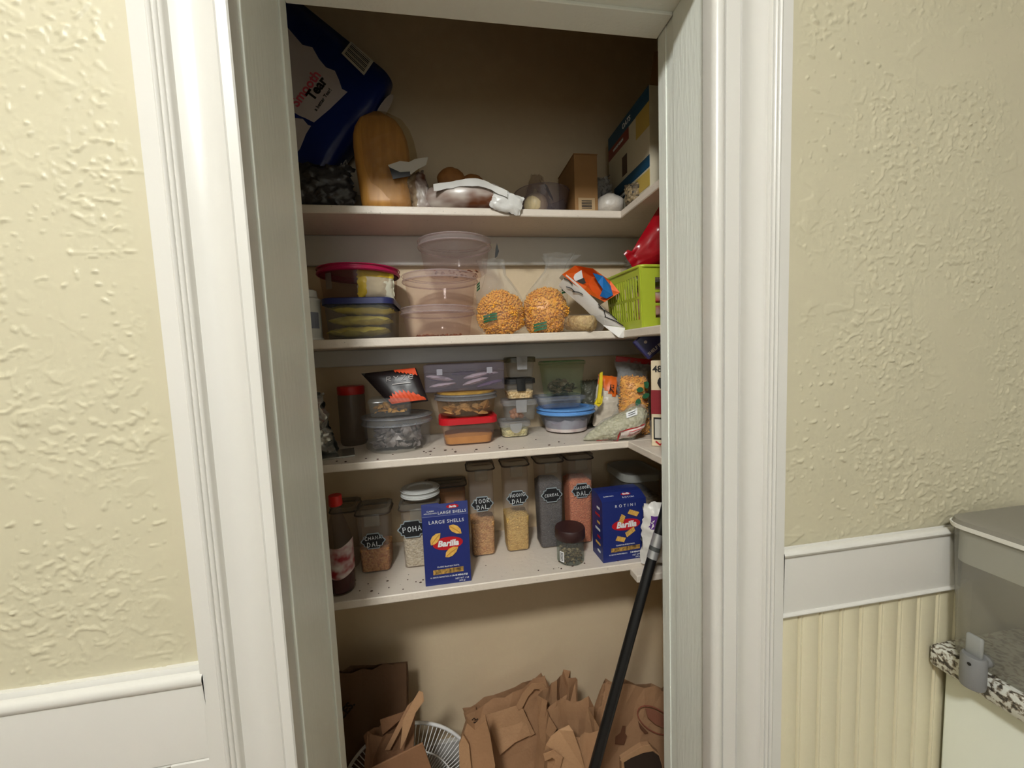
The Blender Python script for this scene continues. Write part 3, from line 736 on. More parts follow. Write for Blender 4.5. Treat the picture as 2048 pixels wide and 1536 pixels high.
# pasta cartons
def carton_front(t, x, y, z, w, h, title, minutes, rotini):
    """print on the carton's front face: x,z of its lower-left corner in the thing's space, y of the face"""
    P = lambda u, v: (x + u * w, y - .0006, z + v * h)
    text('product_name', title, .0125 if not rotini else .0115, INKW, t, P(.52, .91), space=1.15)
    lg = bpy.data.objects.new('brand_logo', None); COL.objects.link(lg); lg.parent = t; lg.location = P(.53, .595); lg['label'] = 'red oval with white italic wordmark'
    mb = MB(); mb.prism([(a[0], 0, a[1]) for a in blob2(0, 0, w * .325, h * .092, 28, rot=.04)], (0, -.0008, 0)); obj('oval', mb, RED, lg)
    text('wordmark', 'Barilla', .0215 * w / .117, INKW, lg, (0, -.0012, 0.0), bold=.0009, shear=.22, sx=1.0)
    ym = mat('pasta_yellow', (236, 190, 96), .5, var=.5, vscale=160, var_rgb=(206, 148, 60)); yd = mat('pasta_ridge', (196, 140, 58), .5)
    if not rotini:
        for (u, v, a, s) in ((.70, .785, -.65, .95), (.27, .675, .85, .95), (.60, .465, .6, 1.0)):
            p = P(u, v)
            pts = [(-.020, .0), (-.012, .0085), (.0, .0115), (.012, .0085), (.021, .0), (.010, -.007), (-.004, -.009), (-.014, -.006)]
            q = [(p[0] + s * (c * math.cos(a) - d * math.sin(a)), p[2] + s * (c * math.sin(a) + d * math.cos(a))) for c, d in pts]
            mb = MB(); mb.prism([(c, p[1] - .0002, d) for c, d in q], (0, -.0022, 0)); so = obj('printed_shell', mb, ym, t)
            mb = MB(); mb.ribbon([(p[0] - s * .017 * math.cos(a), p[1] - .0024, p[2] - s * .017 * math.sin(a)), (p[0], p[1] - .0024, p[2] + .001), (p[0] + s * .017 * math.cos(a), p[1] - .0024, p[2] + s * .017 * math.sin(a))], .0012, (0, -1, 0)); obj('fold', mb, yd, so)
    else:
        for (u, v, a, n) in ((.70, .775, -.38, 7), (.44, .70, 1.15, 5), (.62, .465, .55, 7), (.40, .365, -.30, 6)):
            p = P(u, v); mb = MB(); L = .0044
            for k in range(n):
                o_ = (k - (n - 1) / 2) * L
                qq = [(-.0030, -.0062), (.0004, -.0072), (.0030, .0058), (-.0004, .0072)]
                pts = [(p[0] + ((c + o_) * math.cos(a) - d * math.sin(a)), p[2] + ((c + o_) * math.sin(a) + d * math.cos(a))) for c, d in qq]
                mb.prism([(c, p[1] - .0002 - .0003 * (k % 2), d) for c, d in pts], (0, -.0014, 0))
            obj('printed_spiral', mb, ym, t)
    mb = MB(); mb.prism([(P(a, b)[0], P(a, b)[1], P(a, b)[2]) for a, b in ((.18, .155), (.84, .165), (.84, .235), (.18, .225))], (0, -.0004, 0)); wi = obj('window', mb, mat('carton_window', (90, 72, 48), .3, var=1, vscale=120, var_rgb=(204, 160, 82)), t)
    text('small_print', 'CLASSIC BLUE BOX PASTA', .0048, INKW, t, P(.51, .262))
    text('small_print', 'AL DENTE PERFECTION IN', .0046, INKW, t, P(.34, .115))
    text('cooking_time', minutes, .0062, INKW, t, P(.75, .116), bold=.0002)
    text('net_weight', 'NET WT 1 LB', .006, INKW, t, P(.80, .066))
    text('net_weight', '(454 g)', .0055, INKW, t, P(.80, .032))


# shells carton: upper flap standing open
xl, xr = W(851, 1170, .985)[0], W(943, 1161, .985)[0]; yc = .987; wS = xr - xl
hS = W(893, 1030, yc)[2] - S4; hT = W(893, 1003, yc + .01)[2] - S4
sc_ = thing('pasta_carton', 'navy blue LARGE SHELLS pasta carton with its top flap open', 'carton', ((xl + xr) / 2, yc, S4), 0, 'navy pasta cartons')
dS = .052
mb = MB(); mb.box(-wS / 2, wS / 2, 0, dS, .0, hS, bev=.0012); obj('carton', mb, NAVY, sc_)
mb = MB(); mb.prism([(-wS / 2, .0, hS), (wS / 2, .0, hS), (wS / 2, .006, hT - .001), (wS * .22, .0065, hT), (wS * .2, .0062, hT - .003), (-wS * .12, .0062, hT - .003), (-wS * .14, .0065, hT), (-wS / 2, .006, hT - .001)], (0, .0008, 0)); fl = obj('flap', mb, NAVY, sc_)
mb = MB(); mb.prism([(a[0], .0030, a[1]) for a in blob2(.020, hS + (hT - hS) * .66, .016, .0052, 20)], (0, -.0012, 0)); obj('flap_logo', mb, RED, fl)
text('flap_wordmark', 'Barilla', .0075, INKW, fl, (.020, .0010, hS + (hT - hS) * .66), bold=.0003, shear=.2)
text('flap_print', 'LARGE SHELLS', .0105, INKW, fl, (.018, .0000, hS + (hT - hS) * .22), space=1.1)
text('flap_print', 'CLASSIC', .005, INKW, fl, (-.037, .0016, hS + (hT - hS) * .4))
text('flap_print', 'NON GMO PASTA', .004, INKW, fl, (-.037, .0008, hS + (hT - hS) * .22))
carton_front(sc_, -wS / 2, 0, 0, wS, hS, 'LARGE SHELLS', '14-15 MINUTES', False)
# rotini carton
xl, xr = W(1206, 1120, .99)[0], W(1294, 1115, .99)[0]; wR = xr - xl; yc = .990
hR = W(1250, 1000, yc)[2] - S4; hT = W(1250, 978, yc + .04)[2] - S4; dR = .072
rc = thing('pasta_carton', 'navy blue ROTINI pasta carton, closed, at the right end', 'carton', ((xl + xr) / 2, yc, S4), .035, 'navy pasta cartons')
mb = MB(); mb.loft([[(p[0], p[1] + dR / 2, z) for p in ((-wR / 2, -dR / 2 + i), (wR / 2, -dR / 2 + i), (wR / 2, dR / 2), (-wR / 2, dR / 2))] for z, i in ((0, 0), (hR, 0), (hR + .014, .030), (hR + .016, .045))]); obj('carton', mb, NAVY, rc)
carton_front(rc, -wR / 2, 0, 0, wR, hR, 'R O T I N I', '7-8 MINUTES', True)
slope = math.atan2(.014, .030)
mb = MB(); tp_ = obj('top_logo', mb.prism([(a[0], a[1], 0) for a in blob2(.014, .021, .015, .0045, 20)], (0, 0, .0006)), RED, rc); tp_.location = (0, 0, hR + .0006); tp_.rotation_euler = (slope, 0, 0)
o = text('top_wordmark', 'Barilla', .0085, INKW, rc, (.014, .0190, hR + .0104), (slope, 0, 0), bold=.0003, shear=.2)
o = text('top_print', 'R O T I N I', .0075, INKW, rc, (.016, .0075, hR + .0048), (slope, 0, 0))
o = text('top_print', 'CLASSIC PASTA', .0045, INKW, rc, (-.040, .016, hR + .0088), (slope, 0, 0))
mb = MB()
for k in range(7): mb.box(-wR / 2 - .0008, -wR / 2, .018, .036 + .012 * (k % 2), .02 + k * .021, .026 + k * .021, mi=k % 3)
obj('side_print', mb, [INKW, mat('pasta_yellow', (236, 190, 96)), RED], rc)

# lidded tub and flour bag behind the rotini carton
x0, x1 = W(1240, 950, 1.11)[0], .64
t, q = rect_tub('storage_tub', 'large clear tub with grey snap lid in the corner behind rotini carton', 'tub', x0, x1, 1.075, .165, S4 + .0005, W(1290, 950, 1.075)[2], CLEAR, clear('frosted_grey_lid', (205, 205, 200), .6, (185, 185, 178), .3), .9, .03, .018, .006)
fill_rect('dark_oats', 'grey brown contents of the large clear corner tub', 'food', q[0] * .86, q[1] * .86, .004, q[2] * .62, grains('oat_mix', (150, 130, 100), (96, 80, 58), 90), (q[3], q[4], S4 + .002), 2)
mb = pillow(.13, .17, .075, 4, .006, 25, nu=18, nv=20, top=.85)
fb_ = thing('flour_bag', 'white flour bag with purple band beside the rotini carton', 'bag', (W(1318, 1090, .935)[0] + .026, .955, S4 + .0005), -.1)
obj('bag', mb, mat('white_bag_film', (232, 228, 222), .3, bump=.003, bscale=50), fb_, True)
mb = pillow(.126, .17, .079, 4, .006, 25, nu=18, nv=20, top=.85); mb.f = [f for f in mb.f if all(.105 < mb.v[i][2] < .150 for i in f)]; mb.mi = [0] * len(mb.f)
obj('purple_band', mb, mat('purple_print', (92, 44, 130), .35), fb_, True)

# broom pole leaning in the corner
pa = W(1325, 1040, .895); pb = W(1190, 1530, .815); dv = (pb - pa).normalized(); k0 = (0.02 - pa[2]) / dv[2]; foot = pa + dv * k0; head = pa - dv * .14
def along(a, b): return [tuple(foot + (head - foot) * v) for v in (a, b)]
pol = thing('broom_pole', 'long black broom pole with silver sticker leaning in the doorway', 'broom', tuple(foot))
inv = Matrix.Translation(-Vector(pol.location))
def polpart(name, a, b, r, m):
    mb = MB(); A = foot + (head - foot) * a - foot; B = foot + (head - foot) * b - foot; mb.tube([tuple(A), tuple(B)], r, 16); return obj(name, mb, m, pol, 50)
Lp = (head - foot).length
kA = (pa - foot).length / Lp
kz = lambda px, py: ((Vector(W(px, py, .87)) - foot).length) / Lp
polpart('pole', 0, 1, .0125, mat('black_pole_paint', (20, 20, 22), .35))
polpart('silver_sticker', kz(1307, 1120), kz(1322, 1072), .0134, mat('silver_foil', (190, 190, 190), .35, metal=.6))
polpart('printed_band', kz(1312, 1105), kz(1315, 1097), .0137, mat('grey_print', (70, 72, 70), .5))
polpart('foot_cap', 0, .02, .016, BLACK)

# ================================================================== THIRD SHELF
z3 = S3 + .0006
# crumpled foil pouch
fp = thing('foil_pouch', 'crumpled silver foil pouch with red band at the left end', 'pouch', (-.375, 1.06, z3), .25)
mb = pillow(.15, .165, .11, 31, .011, 22, nu=26, nv=28, top=.6, ex=.5)
obj('pouch', mb, mat('silver_foil_film', (200, 200, 194), .25, metal=.75), fp, 30)
mb = MB(); mb.lathe([(.050, .098), (.053, .100), (.053, .114), (.050, .116)], 24, sx=.75, sy=.55); obj('red_band', mb, mat('red_tape', (196, 40, 34), .4), fp, True)
mb = MB(); mb.box(-.07, .115, -.055, .035, 0, .004); obj('fold', mb, mat('silver_foil_film'), fp)
# red-lidded tall jar
xj = mid(674, 735, 830, 1.19); rj = (W(735, 800, 1.16)[0] - W(674, 800, 1.16)[0]) / 2 * .9
hj = W(703, 772, 1.2)[2] - S3
j = thing('storage_jar', 'tall cloudy jar with red lid behind the dark round container', 'jar', (xj, CYB - .066, z3))
mb = MB(); mb.lathe([(rj * .9, 0), (rj, .008), (rj, hj - .03), (rj * .95, hj - .02)], 32, cap0=True); obj('body', mb, clear('dusky_plastic', (222, 214, 206), .28, (150, 138, 126), .3), j, 50)
mb = MB(); mb.lathe([(rj * .98, hj - .024), (rj * 1.02, hj - .020), (rj * 1.02, hj - .003), (rj * .98, hj), (.001, hj)], 32); obj('lid', mb, mat('red_lid', (190, 34, 28), .4), j, 40)
# big low round container, dark contents
rB = (W(866, 870, 1.1)[0] - W(722, 870, 1.1)[0]) / 2 * .96; xB = mid(722, 868, 870, 1.1); yB = 1.018 + rB * .97
hB = W(795, 838, yB - rB)[2] - S3
round_tub('round_container', 'low round clear container of dark wrapped pieces', 'container', xB, yB, z3, rB * .93, rB * .98, hB, CLEAR, clear('cool_lid_plastic', (235, 236, 240), .24, (200, 202, 206), .12), .018, .004)
chips('dark_pieces', 'dark wrapped pieces inside the low round container', 'food', 150, (rB * .60, rB * .60, hB * .5), .016, mat('dark_wrapped', (96, 84, 80), .3, var=.9, vscale=40, var_rgb=(170, 160, 158)), (xB, yB, z3 + .008), 9)
# clamshell with golden food
x0, x1 = W(735, 830, 1.06)[0], W(822, 830, 1.06)[0]; zc0 = z3 + hB + .001
zc1 = zc0 + .048
cl = thing('clamshell_box', 'small clear ribbed clamshell of golden biscuits on round lid', 'box', ((x0 + x1) / 2, 1.105, zc0), .08)
hx = (x1 - x0) / 2
mb = MB(); lp = []
for z, s in ((0, .88), (.004, .92), (.036, 1.0), (.038, 1.04), (.046, .98), (.048, .93)):
    lp.append([(p[0] * s * (1 + .012 * ((i % 2) * 2 - 1)), p[1] * s, z) for i, p in enumerate(rr(hx, .045, .012, 6))])
mb.loft(lp); obj('clamshell', mb, CLEAR, cl, 30)
chips('golden_biscuits', 'golden biscuits inside the small clamshell', 'food', 46, (hx * .7, .028, .020), .011, mat('golden_food', (226, 166, 80), .6, var=.5, vscale=60), (cl.location[0], cl.location[1], zc0 + .006), 4)
# black pouch lettered RYZE
pts = [W(722, 747, 1.115), W(832, 736, 1.10), W(857, 802, 1.075), W(783, 812, 1.075)]
ry = thing('coffee_pouch', 'black RYZE pouch with orange mushroom art, leaning back', 'pouch', tuple((pts[2] + pts[3]) / 2))
inv = Matrix.Translation(-Vector(ry.location))
A, B, C, D = pts
def ryp(u, v, o=0.0):
    p = (A * (1 - u) + B * u) * v + (D * (1 - u) + C * u) * (1 - v); n = (B - A).cross(D - A).normalized(); n = -n if n[1] > 0 else n
    return p + n * o - Vector(ry.location)
mb = MB()
def rys(sg):
    return lambda a, b: tuple(ryp(a, b, sg * .016 * max(0, (1 - (2 * a - 1) ** 4)) ** .6 * max(0, (1 - (2 * b - 1) ** 4)) ** .6 + fb(a * 5, b * 5, sg, 3) * .002))
mb.grid(rys(1), 14, 12); mb.grid(rys(-1), 14, 12); obj('pouch', mb, mat('black_pouch_film', (30, 22, 24), .38), ry, True)
OR = mat('orange_art', (226, 84, 44), .45)
mb = MB(); rnd = random.Random(3)
edge = [(0.10 + .085 * k, .04 + .30 * math.sin(.5 + k * .28) * (1 if k % 2 else .78)) for k in range(11)]
mb.grid(lambda a, b: tuple(ryp(.06 + .90 * a, .03 + b * (.26 * math.sin(math.pi * (a * .9 + .08)) * (1 + .22 * math.sin(a * 60)) + .03), .0185 * max(.1, (1 - (2 * (.06 + .9 * a) - 1) ** 4)) ** .6 * max(.35, (1 - (2 * b * .3 - 1) ** 4)) ** .6 + .002)), 34, 5); obj('orange_mushrooms', mb, OR, ry, True)
mb = MB(); mb.grid(lambda a, b: tuple(ryp(.60 + .385 * a, .985 - b * (.08 + .16 * a + .03 * math.sin(a * 40)), .006 + .008 * b + .002)), 20, 4); obj('orange_corner', mb, OR, ry, True)
ud = (B - A + C - D).normalized(); vd = (A - D + B - C).normalized(); nd = ud.cross(vd).normalized(); vd = nd.cross(ud)
RM = Matrix((ud, vd, nd)).transposed()
mb = MB(); x = -1.75
for ch in 'RYZe':
    for st in STROKES[ch]: mb.ribbon([(x * .0195 + p[0] * .0125, p[1] * .0125, 0) for p in st], .00055, (0, 0, 1), .0004)
    x += 1.0
o = obj('lettering', mb, mat('silver_print', (190, 180, 176), .4), ry); o.rotation_euler = RM.to_euler(); o.location = ryp(.60, .64, .0190)
mb = MB(); mb.box(-.024, .024, -.0008, .0008, 0, .0004); o = obj('fine_print', mb, mat('silver_print'), ry); o.rotation_euler = RM.to_euler(); o.location = ryp(.60, .54, .0195)

# red-lidded square tub with yellow flour
x0, x1 = W(880, 860, 1.055)[0], W(998, 855, 1.055)[0]
zt = W(935, 836, 1.05)[2]
t, q = rect_tub('food_tub', 'square clear tub of yellow flour with a red lid', 'tub', x0 - .004, x1 - .002, 1.052, .135, z3, zt, clear('rosy_plastic', (240, 228, 222), .16, (205, 180, 168), .2), mat('bright_red_lid', (196, 26, 36), .35), .88, .025, .014, .004, rz=.02)
fill_rect('yellow_flour', 'yellow flour in the red-lidded tub', 'flour', q[0] * .82, q[1] * .82, .003, q[2] * .27, mat('gram_flour', (226, 170, 86), .9, var=.4, vscale=30, var_rgb=(200, 140, 62)), (q[3], q[4], z3 + .001), 8, r=.02)
# round tan container on top of it
zr = zt + .0005; rr_ = (W(996, 800, 1.115)[0] - W(866, 800, 1.115)[0]) / 2 * .95; xr_ = mid(866, 997, 800, 1.115)
hR2 = W(930, 789, 1.06)[2] - zr
t_tan = round_tub('round_tub', 'round clear tub of tan sweets standing on the red lid', 'tub', xr_, 1.125, zr, rr_ * .90, rr_ * .97, hR2, clear('amber_tint_plastic', (242, 230, 214), .16, (205, 180, 150), .2), clear('cool_lid_plastic'), .012, .004)
chips('tan_sweets', 'tan sweets inside the round tub on the red lid', 'food', 60, (rr_ * .6, rr_ * .6, hR2 * .45), .018, mat('tan_food', (214, 168, 112), .7, var=.5, vscale=30), (xr_, 1.125, zr + .006), 6, flat=.5)
mb = MB(); mb.lathe([(rr_ * .93, hR2 + .0005), (rr_ * .95, hR2 + .006), (.001, hR2 + .006)], 36, c=(0, 0), cap0=True)
obj('lid_disc', mb, mat('mustard_lid', (214, 168, 82), .45, var=.5, vscale=40), t_tan, 40)['label'] = 'mustard yellow lid disc'
# long clear box with packets
zb0 = zr + hR2 + .0075; x0, x1 = W(848, 752, 1.07)[0], W(1009, 752, 1.07)[0]; zb1 = W(930, 727, 1.07)[2]
lbx = thing('hinged_box', 'long clear hinged box of pale packets on top of the stack', 'box', ((x0 + x1) / 2, 1.145, zb0))
hx, hy, hh = (x1 - x0) / 2, .075, zb1 - zb0
VC = clear('violet_clear_plastic', (232, 228, 238), .17, (175, 168, 185), .12)
mb = MB(); mb.loft(loops([(0, hx - .004, hy - .004, .006), (.003, hx, hy, .006), (hh * .70, hx, hy, .006)]), True, False); obj('box', mb, VC, lbx, 50)
mb = MB(); mb.loft(loops([(hh * .71, hx + .001, hy + .001, .006), (hh - .002, hx + .001, hy + .001, .006), (hh, hx - .003, hy - .003, .006)]), False, True); lo = obj('lid', mb, VC, lbx, 50)
for sx in (-.62, .62):
    mb = MB(); mb.box(sx * hx - .008, sx * hx + .008, -hy - .005, -hy - .0015, hh * .62, hh * .84, bev=.001); obj('clasp', mb, clear('latch_plastic2', (235, 235, 240), .4, (210, 205, 215), .15), lbx)
PKT = mat('pale_packet_film', (226, 208, 204), .3); PKV = mat('purple_packet_film', (120, 96, 122), .3)
spots = [(-.062, -.030, .006, 6, PKT), (-.066, -.015, .022, -4, PKV), (-.070, -.035, .026, -10, PKT), (.030, -.040, .012, 14, PKT), (.034, -.028, .028, 10, PKT), (.070, -.036, .004, 12, PKV), (.0, .0, .036, 3, PKV), (.062, -.01, .03, 5, PKT)]
for k, (dx, dy, dz, ang, m_) in enumerate(spots):
    mb = pillow(.040, .074, .014, k, .0012, 60, nu=8, nv=12, ex=.6); turn(mb, Matrix.Rotation(math.radians(90), 4, 'Z')); turn(mb, Matrix.Rotation(math.radians(90), 4, 'Y')); move(mb, (-.037, 0, 0))
    turn(mb, Matrix.Rotation(math.radians(-ang), 4, 'Y'))
    o = obj('packet', mb, m_, None, True, (lbx.location[0] + dx, lbx.location[1] + dy, zb0 + dz + .012)); tag(o, ('pale pinkish' if m_ is PKT else 'dusky purple') + ' slim packet lying in the long hinged box', 'packet', ('pale' if m_ is PKT else 'purple') + ' packets in the long hinged box')


# small lock-lid boxes in a column
def lock_box(label, l, r, b_py, t_py, y, depth, z0, clip_m, clip_w, body=CLEAR, lidm=None, rnd_clip=False):
    x0, x1 = W(l, b_py, y)[0], W(r, b_py, y)[0]; z1 = W((l + r) / 2, t_py, y)[2]
    t, q = rect_tub('lock_box', label, 'container', x0, x1, y, depth, z0, z1, body, lidm or clear('cool_lid_plastic'), .88, .012, .012, .004, group='small lock-lid boxes')
    hx, hy, h = q[0], q[1], q[2]
    mb = MB()
    if rnd_clip: mb.prism([(c[0] * .9, -hy - .004, h - .010 + min(c[1], .004)) for c in blob2(0, 0, clip_w, .024, 20)], (0, .003, 0))
    else: mb.loft(loops([(h - .036, clip_w * .92, .002, .001), (h - .006, clip_w, .0025, .001), (h + .0005, clip_w, .003, .001)], 2, (0, -hy - .002)))
    obj('clip', mb, clip_m, t, 40)
    return t, q, z1
CLIP = clear('pale_clip_plastic', (240, 240, 240), .36, (205, 205, 208), .2)
t, q, zA = lock_box('lowest lock-lid box of white seeds, with a half-round clip', 1001, 1064, 876, 843, 1.108, .085, z3, CLIP, .020, rnd_clip=True)
fill_rect('white_seeds', 'white seeds in the lowest lock-lid box', 'seeds', q[0] * .86, q[1] * .86, .002, q[2] * .42, grains('pale_seeds', (226, 214, 170), (190, 176, 120), 170), (q[3], q[4], z3 + .001), 3)
t, q, zB_ = lock_box('lock-lid box of brown nuts, second from the bottom', 1008, 1078, 832, 800, 1.100, .085, zA + .001, CLIP, .0165)
for k, (dx, dz, s) in enumerate(((-.020, .002, 1), (-.008, .004, 1.1), (.004, .001, .9), (-.014, .016, 1), (.0, .015, .9), (-.024, .013, .8))):
    mb = lump(.0095 * s, .008 * s, .0085 * s, k, .12, 1.6, 12, 8); o = obj('nut', mb, mat('nut_shell', (186, 122, 82), .5, var=.4, vscale=90), None, True, (q[3] + dx, q[4] - .012 + .006 * (k % 2), zA + .011 + dz)); tag(o, 'brown nut inside the lock-lid box', 'nut', 'nuts in the lock-lid box')
t, q, zC = lock_box('lock-lid box of pale grain with a black clip', 1012, 1073, 792, 757, 1.105, .085, zB_ + .001, BLACK, .013, lidm=clear('smoke_lid', (150, 150, 148), .4, (60, 60, 62), .2))
fill_rect('pale_grain', 'pale grain in the black-clipped box', 'grain', q[0] * .88, q[1] * .88, .002, q[2] * .34, grains('pale_grain', (232, 206, 160), (196, 160, 108), 140), (q[3], q[4], zB_ + .002), 5)
t, q, zD = lock_box('empty lock-lid box at the top of the column', 1015, 1074, 754, 714, 1.108, .085, zC + .001, CLIP, .016, lidm=clear('olive_smoke_lid', (200, 198, 180), .3, (120, 116, 96), .2))

# blue-lidded round tub, flat box, green glass jar
rb_ = (W(1192, 830, 1.15)[0] - W(1074, 830, 1.15)[0]) / 2 * .95; xb_ = mid(1072, 1193, 830, 1.155); yb_ = CYB - rb_ * 1.0 - .004
hb_ = W(1132, 822, yb_ - rb_)[2] - S3
BT = clear('bluish_plastic', (226, 232, 242), .22, (180, 184, 198), .25)
round_tub('round_tub', 'round bluish tub with a sky blue lid', 'tub', xb_, yb_, z3, rb_ * .74, rb_ * .96, hb_, BT, mat('sky_blue_lid', (104, 160, 224), .4), .013, .004, foot=.02)
fill_round('white_powder', 'pale powder bags inside the sky-blue-lidded tub', 'food', rb_ * .74, .004, hb_ * .5, mat('pale_food', (216, 206, 200), .5, var=.6, vscale=30, var_rgb=(180, 150, 150)), (xb_, yb_, z3 + .001), 4, amp=.015)
zf0 = z3 + hb_ + .0008; yf = yb_ - .055; x0, x1 = W(1078, 800, yf)[0], W(1174, 800, yf)[0]
t, q = rect_tub('flat_box', 'low bluish lidded box between the blue lid and green jar', 'container', x0, x1, yf, .10, zf0, W(1125, 793, yf)[2], BT, BT, .84, .012, .008, .004)
zg0 = zf0 + q[2] + .0008; x0, x1 = W(1088, 750, yf + .01)[0], W(1174, 750, yf + .01)[0]
GG = clear('green_glass', (238, 244, 234), .07, (180, 196, 170), .05)
t, q = rect_tub('green_jar', 'square green-tinted glass jar of dark spices', 'jar', x0, x1, yf + .01, .085, zg0, W(1130, 722, yf + .01)[2], GG, GG, .84, .010, .008, .003, lidrim=mat('green_rim', (110, 140, 96), .2))
chips('dark_spice', 'dark spices inside the green-tinted jar', 'spice', 90, (q[0] * .62, q[1] * .62, q[2] * .34), .011, mat('dark_spice', (62, 44, 36), .6, var=.6, vscale=70, var_rgb=(100, 76, 60)), (q[3], q[4], zg0 + .006), 12)

# bags in the corner
def bag(name, label, px, py_b, y, w, h, d, seed, m, rz=0.0, tilt=0.0, wr=.005, group=None, cat='bag', z=None, top=1.0, bot=1.0, x=None, **kw):
    xx = W(px, py_b, y)[0] if x is None else x
    t = thing(name, label, cat, (xx, y, z3 if z is None else z), rz, group, rot=(0, tilt, rz) if tilt else None)
    mb = pillow(w, h, d, seed, wr, 28, nu=20, nv=22, top=top, bot=bot, **kw); obj('bag', mb, m, t, True)
    return t
def patch(t, name, w, h, d, seed, wr, m, cond, off=.0012, **kw):
    """print on a bag: the bag's own front sheet, cut to the printed area and lifted a hair"""
    mb = pillow(w, h, d + off * 2, seed, wr, 28, nu=20, nv=22, **kw)
    mb.f = [f for f in mb.f[:19 * 21] if cond(sum(mb.v[i][0] for i in f) / 4 / w, sum(mb.v[i][2] for i in f) / 4 / h)]; mb.mi = [0] * len(mb.f)
    if mb.f: move(mb, (0, -off, 0)); obj(name, mb, m, t, True)
tb = bag('orange_label_bag', 'clear bag of white flour with an orange header label', 1214, 866, 1.165, .095, .165, .06, 41, mat('flour_bag_film', (220, 208, 190), .25, bump=.003, bscale=60), -.1, .14)
patch(tb, 'orange_header', .095, .165, .06, 41, .005, mat('orange_label', (236, 110, 32), .4), lambda u, v: .60 + .5 * abs(u) < v < 1.0)
o = handwriting('lettering', 'RE', .022, .0014, INKB, tb, (.0, -.036, .128)); 
mb = MB(); mb.lathe([(.001, -.028), (.008, -.026), (.009, .0), (.007, .03), (.001, .032)], 10, sx=.6)
yc_ = thing('bag_clip', 'bright yellow bag clip standing on the grey bag', 'clip', (W(1198, 800, 1.10)[0], 1.10, W(1198, 806, 1.10)[2]), rot=(0, .10, 0))
mb = MB(); mb.prism([(-.006, 0, 0), (.004, 0, 0), (.007, 0, .05), (.004, 0, .094), (-.003, 0, .090), (-.004, 0, .045)], (0, .006, 0)); obj('arm', mb, mat('yellow_plastic', (238, 214, 50), .35), yc_)
mb = MB(); mb.prism([(-.012, .004, -.004), (-.002, .004, .02), (.004, .004, .008), (.012, .004, .022), (.012, .004, .0), (.002, .004, -.012)], (0, .006, 0)); obj('jaw', mb, mat('yellow_plastic'), yc_)
bag('grey_bag', 'crumpled clear grey bag behind the green jar', 1184, 866, 1.215, .07, .15, .05, 43, clear('grey_film', (200, 200, 190), .4, (130, 128, 110), .15, .01), .0, 0, .008)
zp = bag('zip_bag', 'clear zip bag with red zip strip, stuffed upright in corner', 1250, 850, 1.12, .105, .215, .05, 45, clear('zip_film', (232, 232, 232), .36, (190, 192, 194), .10, .02), -.25, .14, .008, bot=.35)
mb = MB(); mb.box(-.055, .055, -.004, .004, .205, .222, bev=.002); obj('red_zip', mb, mat('red_zip_plastic', (176, 32, 30), .35), zp)
for k in range(3): handwriting('faded_print', 'SIT'[k:k + 1] if False else 'TLE'[k], .016, .0012, INKB, zp, (-.03 + k * .005, -.026, .13 - k * .022))
bag('plum_bag', 'small plum coloured packet wedged behind the flaky bag', 1243, 850, 1.19, .05, .135, .03, 47, mat('plum_film', (128, 40, 60), .35), 0, .05, .004)

SEV = mat('fried_snack', (250, 182, 64), .4, var=.6, vscale=130, var_rgb=(222, 132, 34))
def puffs(name, label, body, n, size, loc, seed, rz=0.0, m=None, keep=None):
    """bag contents: a lump of crunchy grains, the outer ones modelled one by one"""
    rnd = random.Random(seed); cb_ = sum((Vector(v) for v in body.v), Vector()) / len(body.v)
    mb = MB(); mb.v = [tuple(cb_ + (Vector(v) - cb_) * .955) for v in body.v]; mb.f = list(body.f); mb.mi = [0] * len(body.f)
    fs = [f for f in body.f]
    areas = []
    for f in fs:
        a, b, c = (Vector(body.v[i]) for i in f[:3]); d_ = Vector(body.v[f[3]]); areas.append(((b - a).cross(c - a)).length / 2 + ((c - a).cross(d_ - a)).length / 2)
    for f in rnd.choices(fs, areas, k=n):
        a, b, c, d_ = (Vector(body.v[i]) for i in f); u, v = rnd.random(), rnd.random()
        p = (a * (1 - u) + b * u) * (1 - v) + (d_ * (1 - u) + c * u) * v
        if keep and not keep(p): continue
        ax = Vector((rnd.uniform(-1, 1), rnd.uniform(-1, 1), rnd.uniform(-1, 1))).normalized(); w1 = ax.orthogonal().normalized(); w2 = ax.cross(w1)
        s = size * rnd.uniform(.7, 1.25); L = s * rnd.uniform(1.2, 2.0); nn = 4
        vs = [p + ax * L] + [p + (w1 * math.cos(2 * math.pi * k / nn) + w2 * math.sin(2 * math.pi * k / nn)) * s * .8 for k in range(nn)] + [p - ax * L]
        mb.add(vs, [(0, 1 + k, 1 + (k + 1) % nn) for k in range(nn)] + [(nn + 1, 1 + (k + 1) % nn, 1 + k) for k in range(nn)])
    o = obj(name, mb, m or SEV, None, True, loc, (0, 0, rz)); tag(o, label, 'snack', None, 'stuff'); return o
GRN = mat('green_label', (38, 96, 62), .4)
# yellow snack bag between zip bag and carton
xs = W(1278, 880, 1.0)[0] - .012; body = pillow(.088, .168, .062, 51, .003, 20, nu=14, nv=18, top=.8, ex=.45)
puffs('yellow_snack', 'yellow snack in the leafy-printed bag on the side board', body, 900, .0028, (xs + .012, 1.03, z3 + .003), 5, -.3)
sb = thing('snack_bag', 'clear bag of yellow snack with green leaf print beside the carton', 'bag', (xs + .012, 1.03, z3), -.3)
obj('film', pillow(.097, .185, .073, 51, .003, 20, nu=16, nv=20, top=.8, ex=.45), FILM, sb, True)
for k, (u, v) in enumerate(((.012, .135), (.026, .118), (.006, .100), (.028, .148))):
    mb = MB(); mb.prism([(c[0], -.040, c[1]) for c in blob2(u, v, .010, .007, 10, k, .3, .6 * k)], (0, -.001, 0)); obj('leaf_print', mb, GRN, sb)
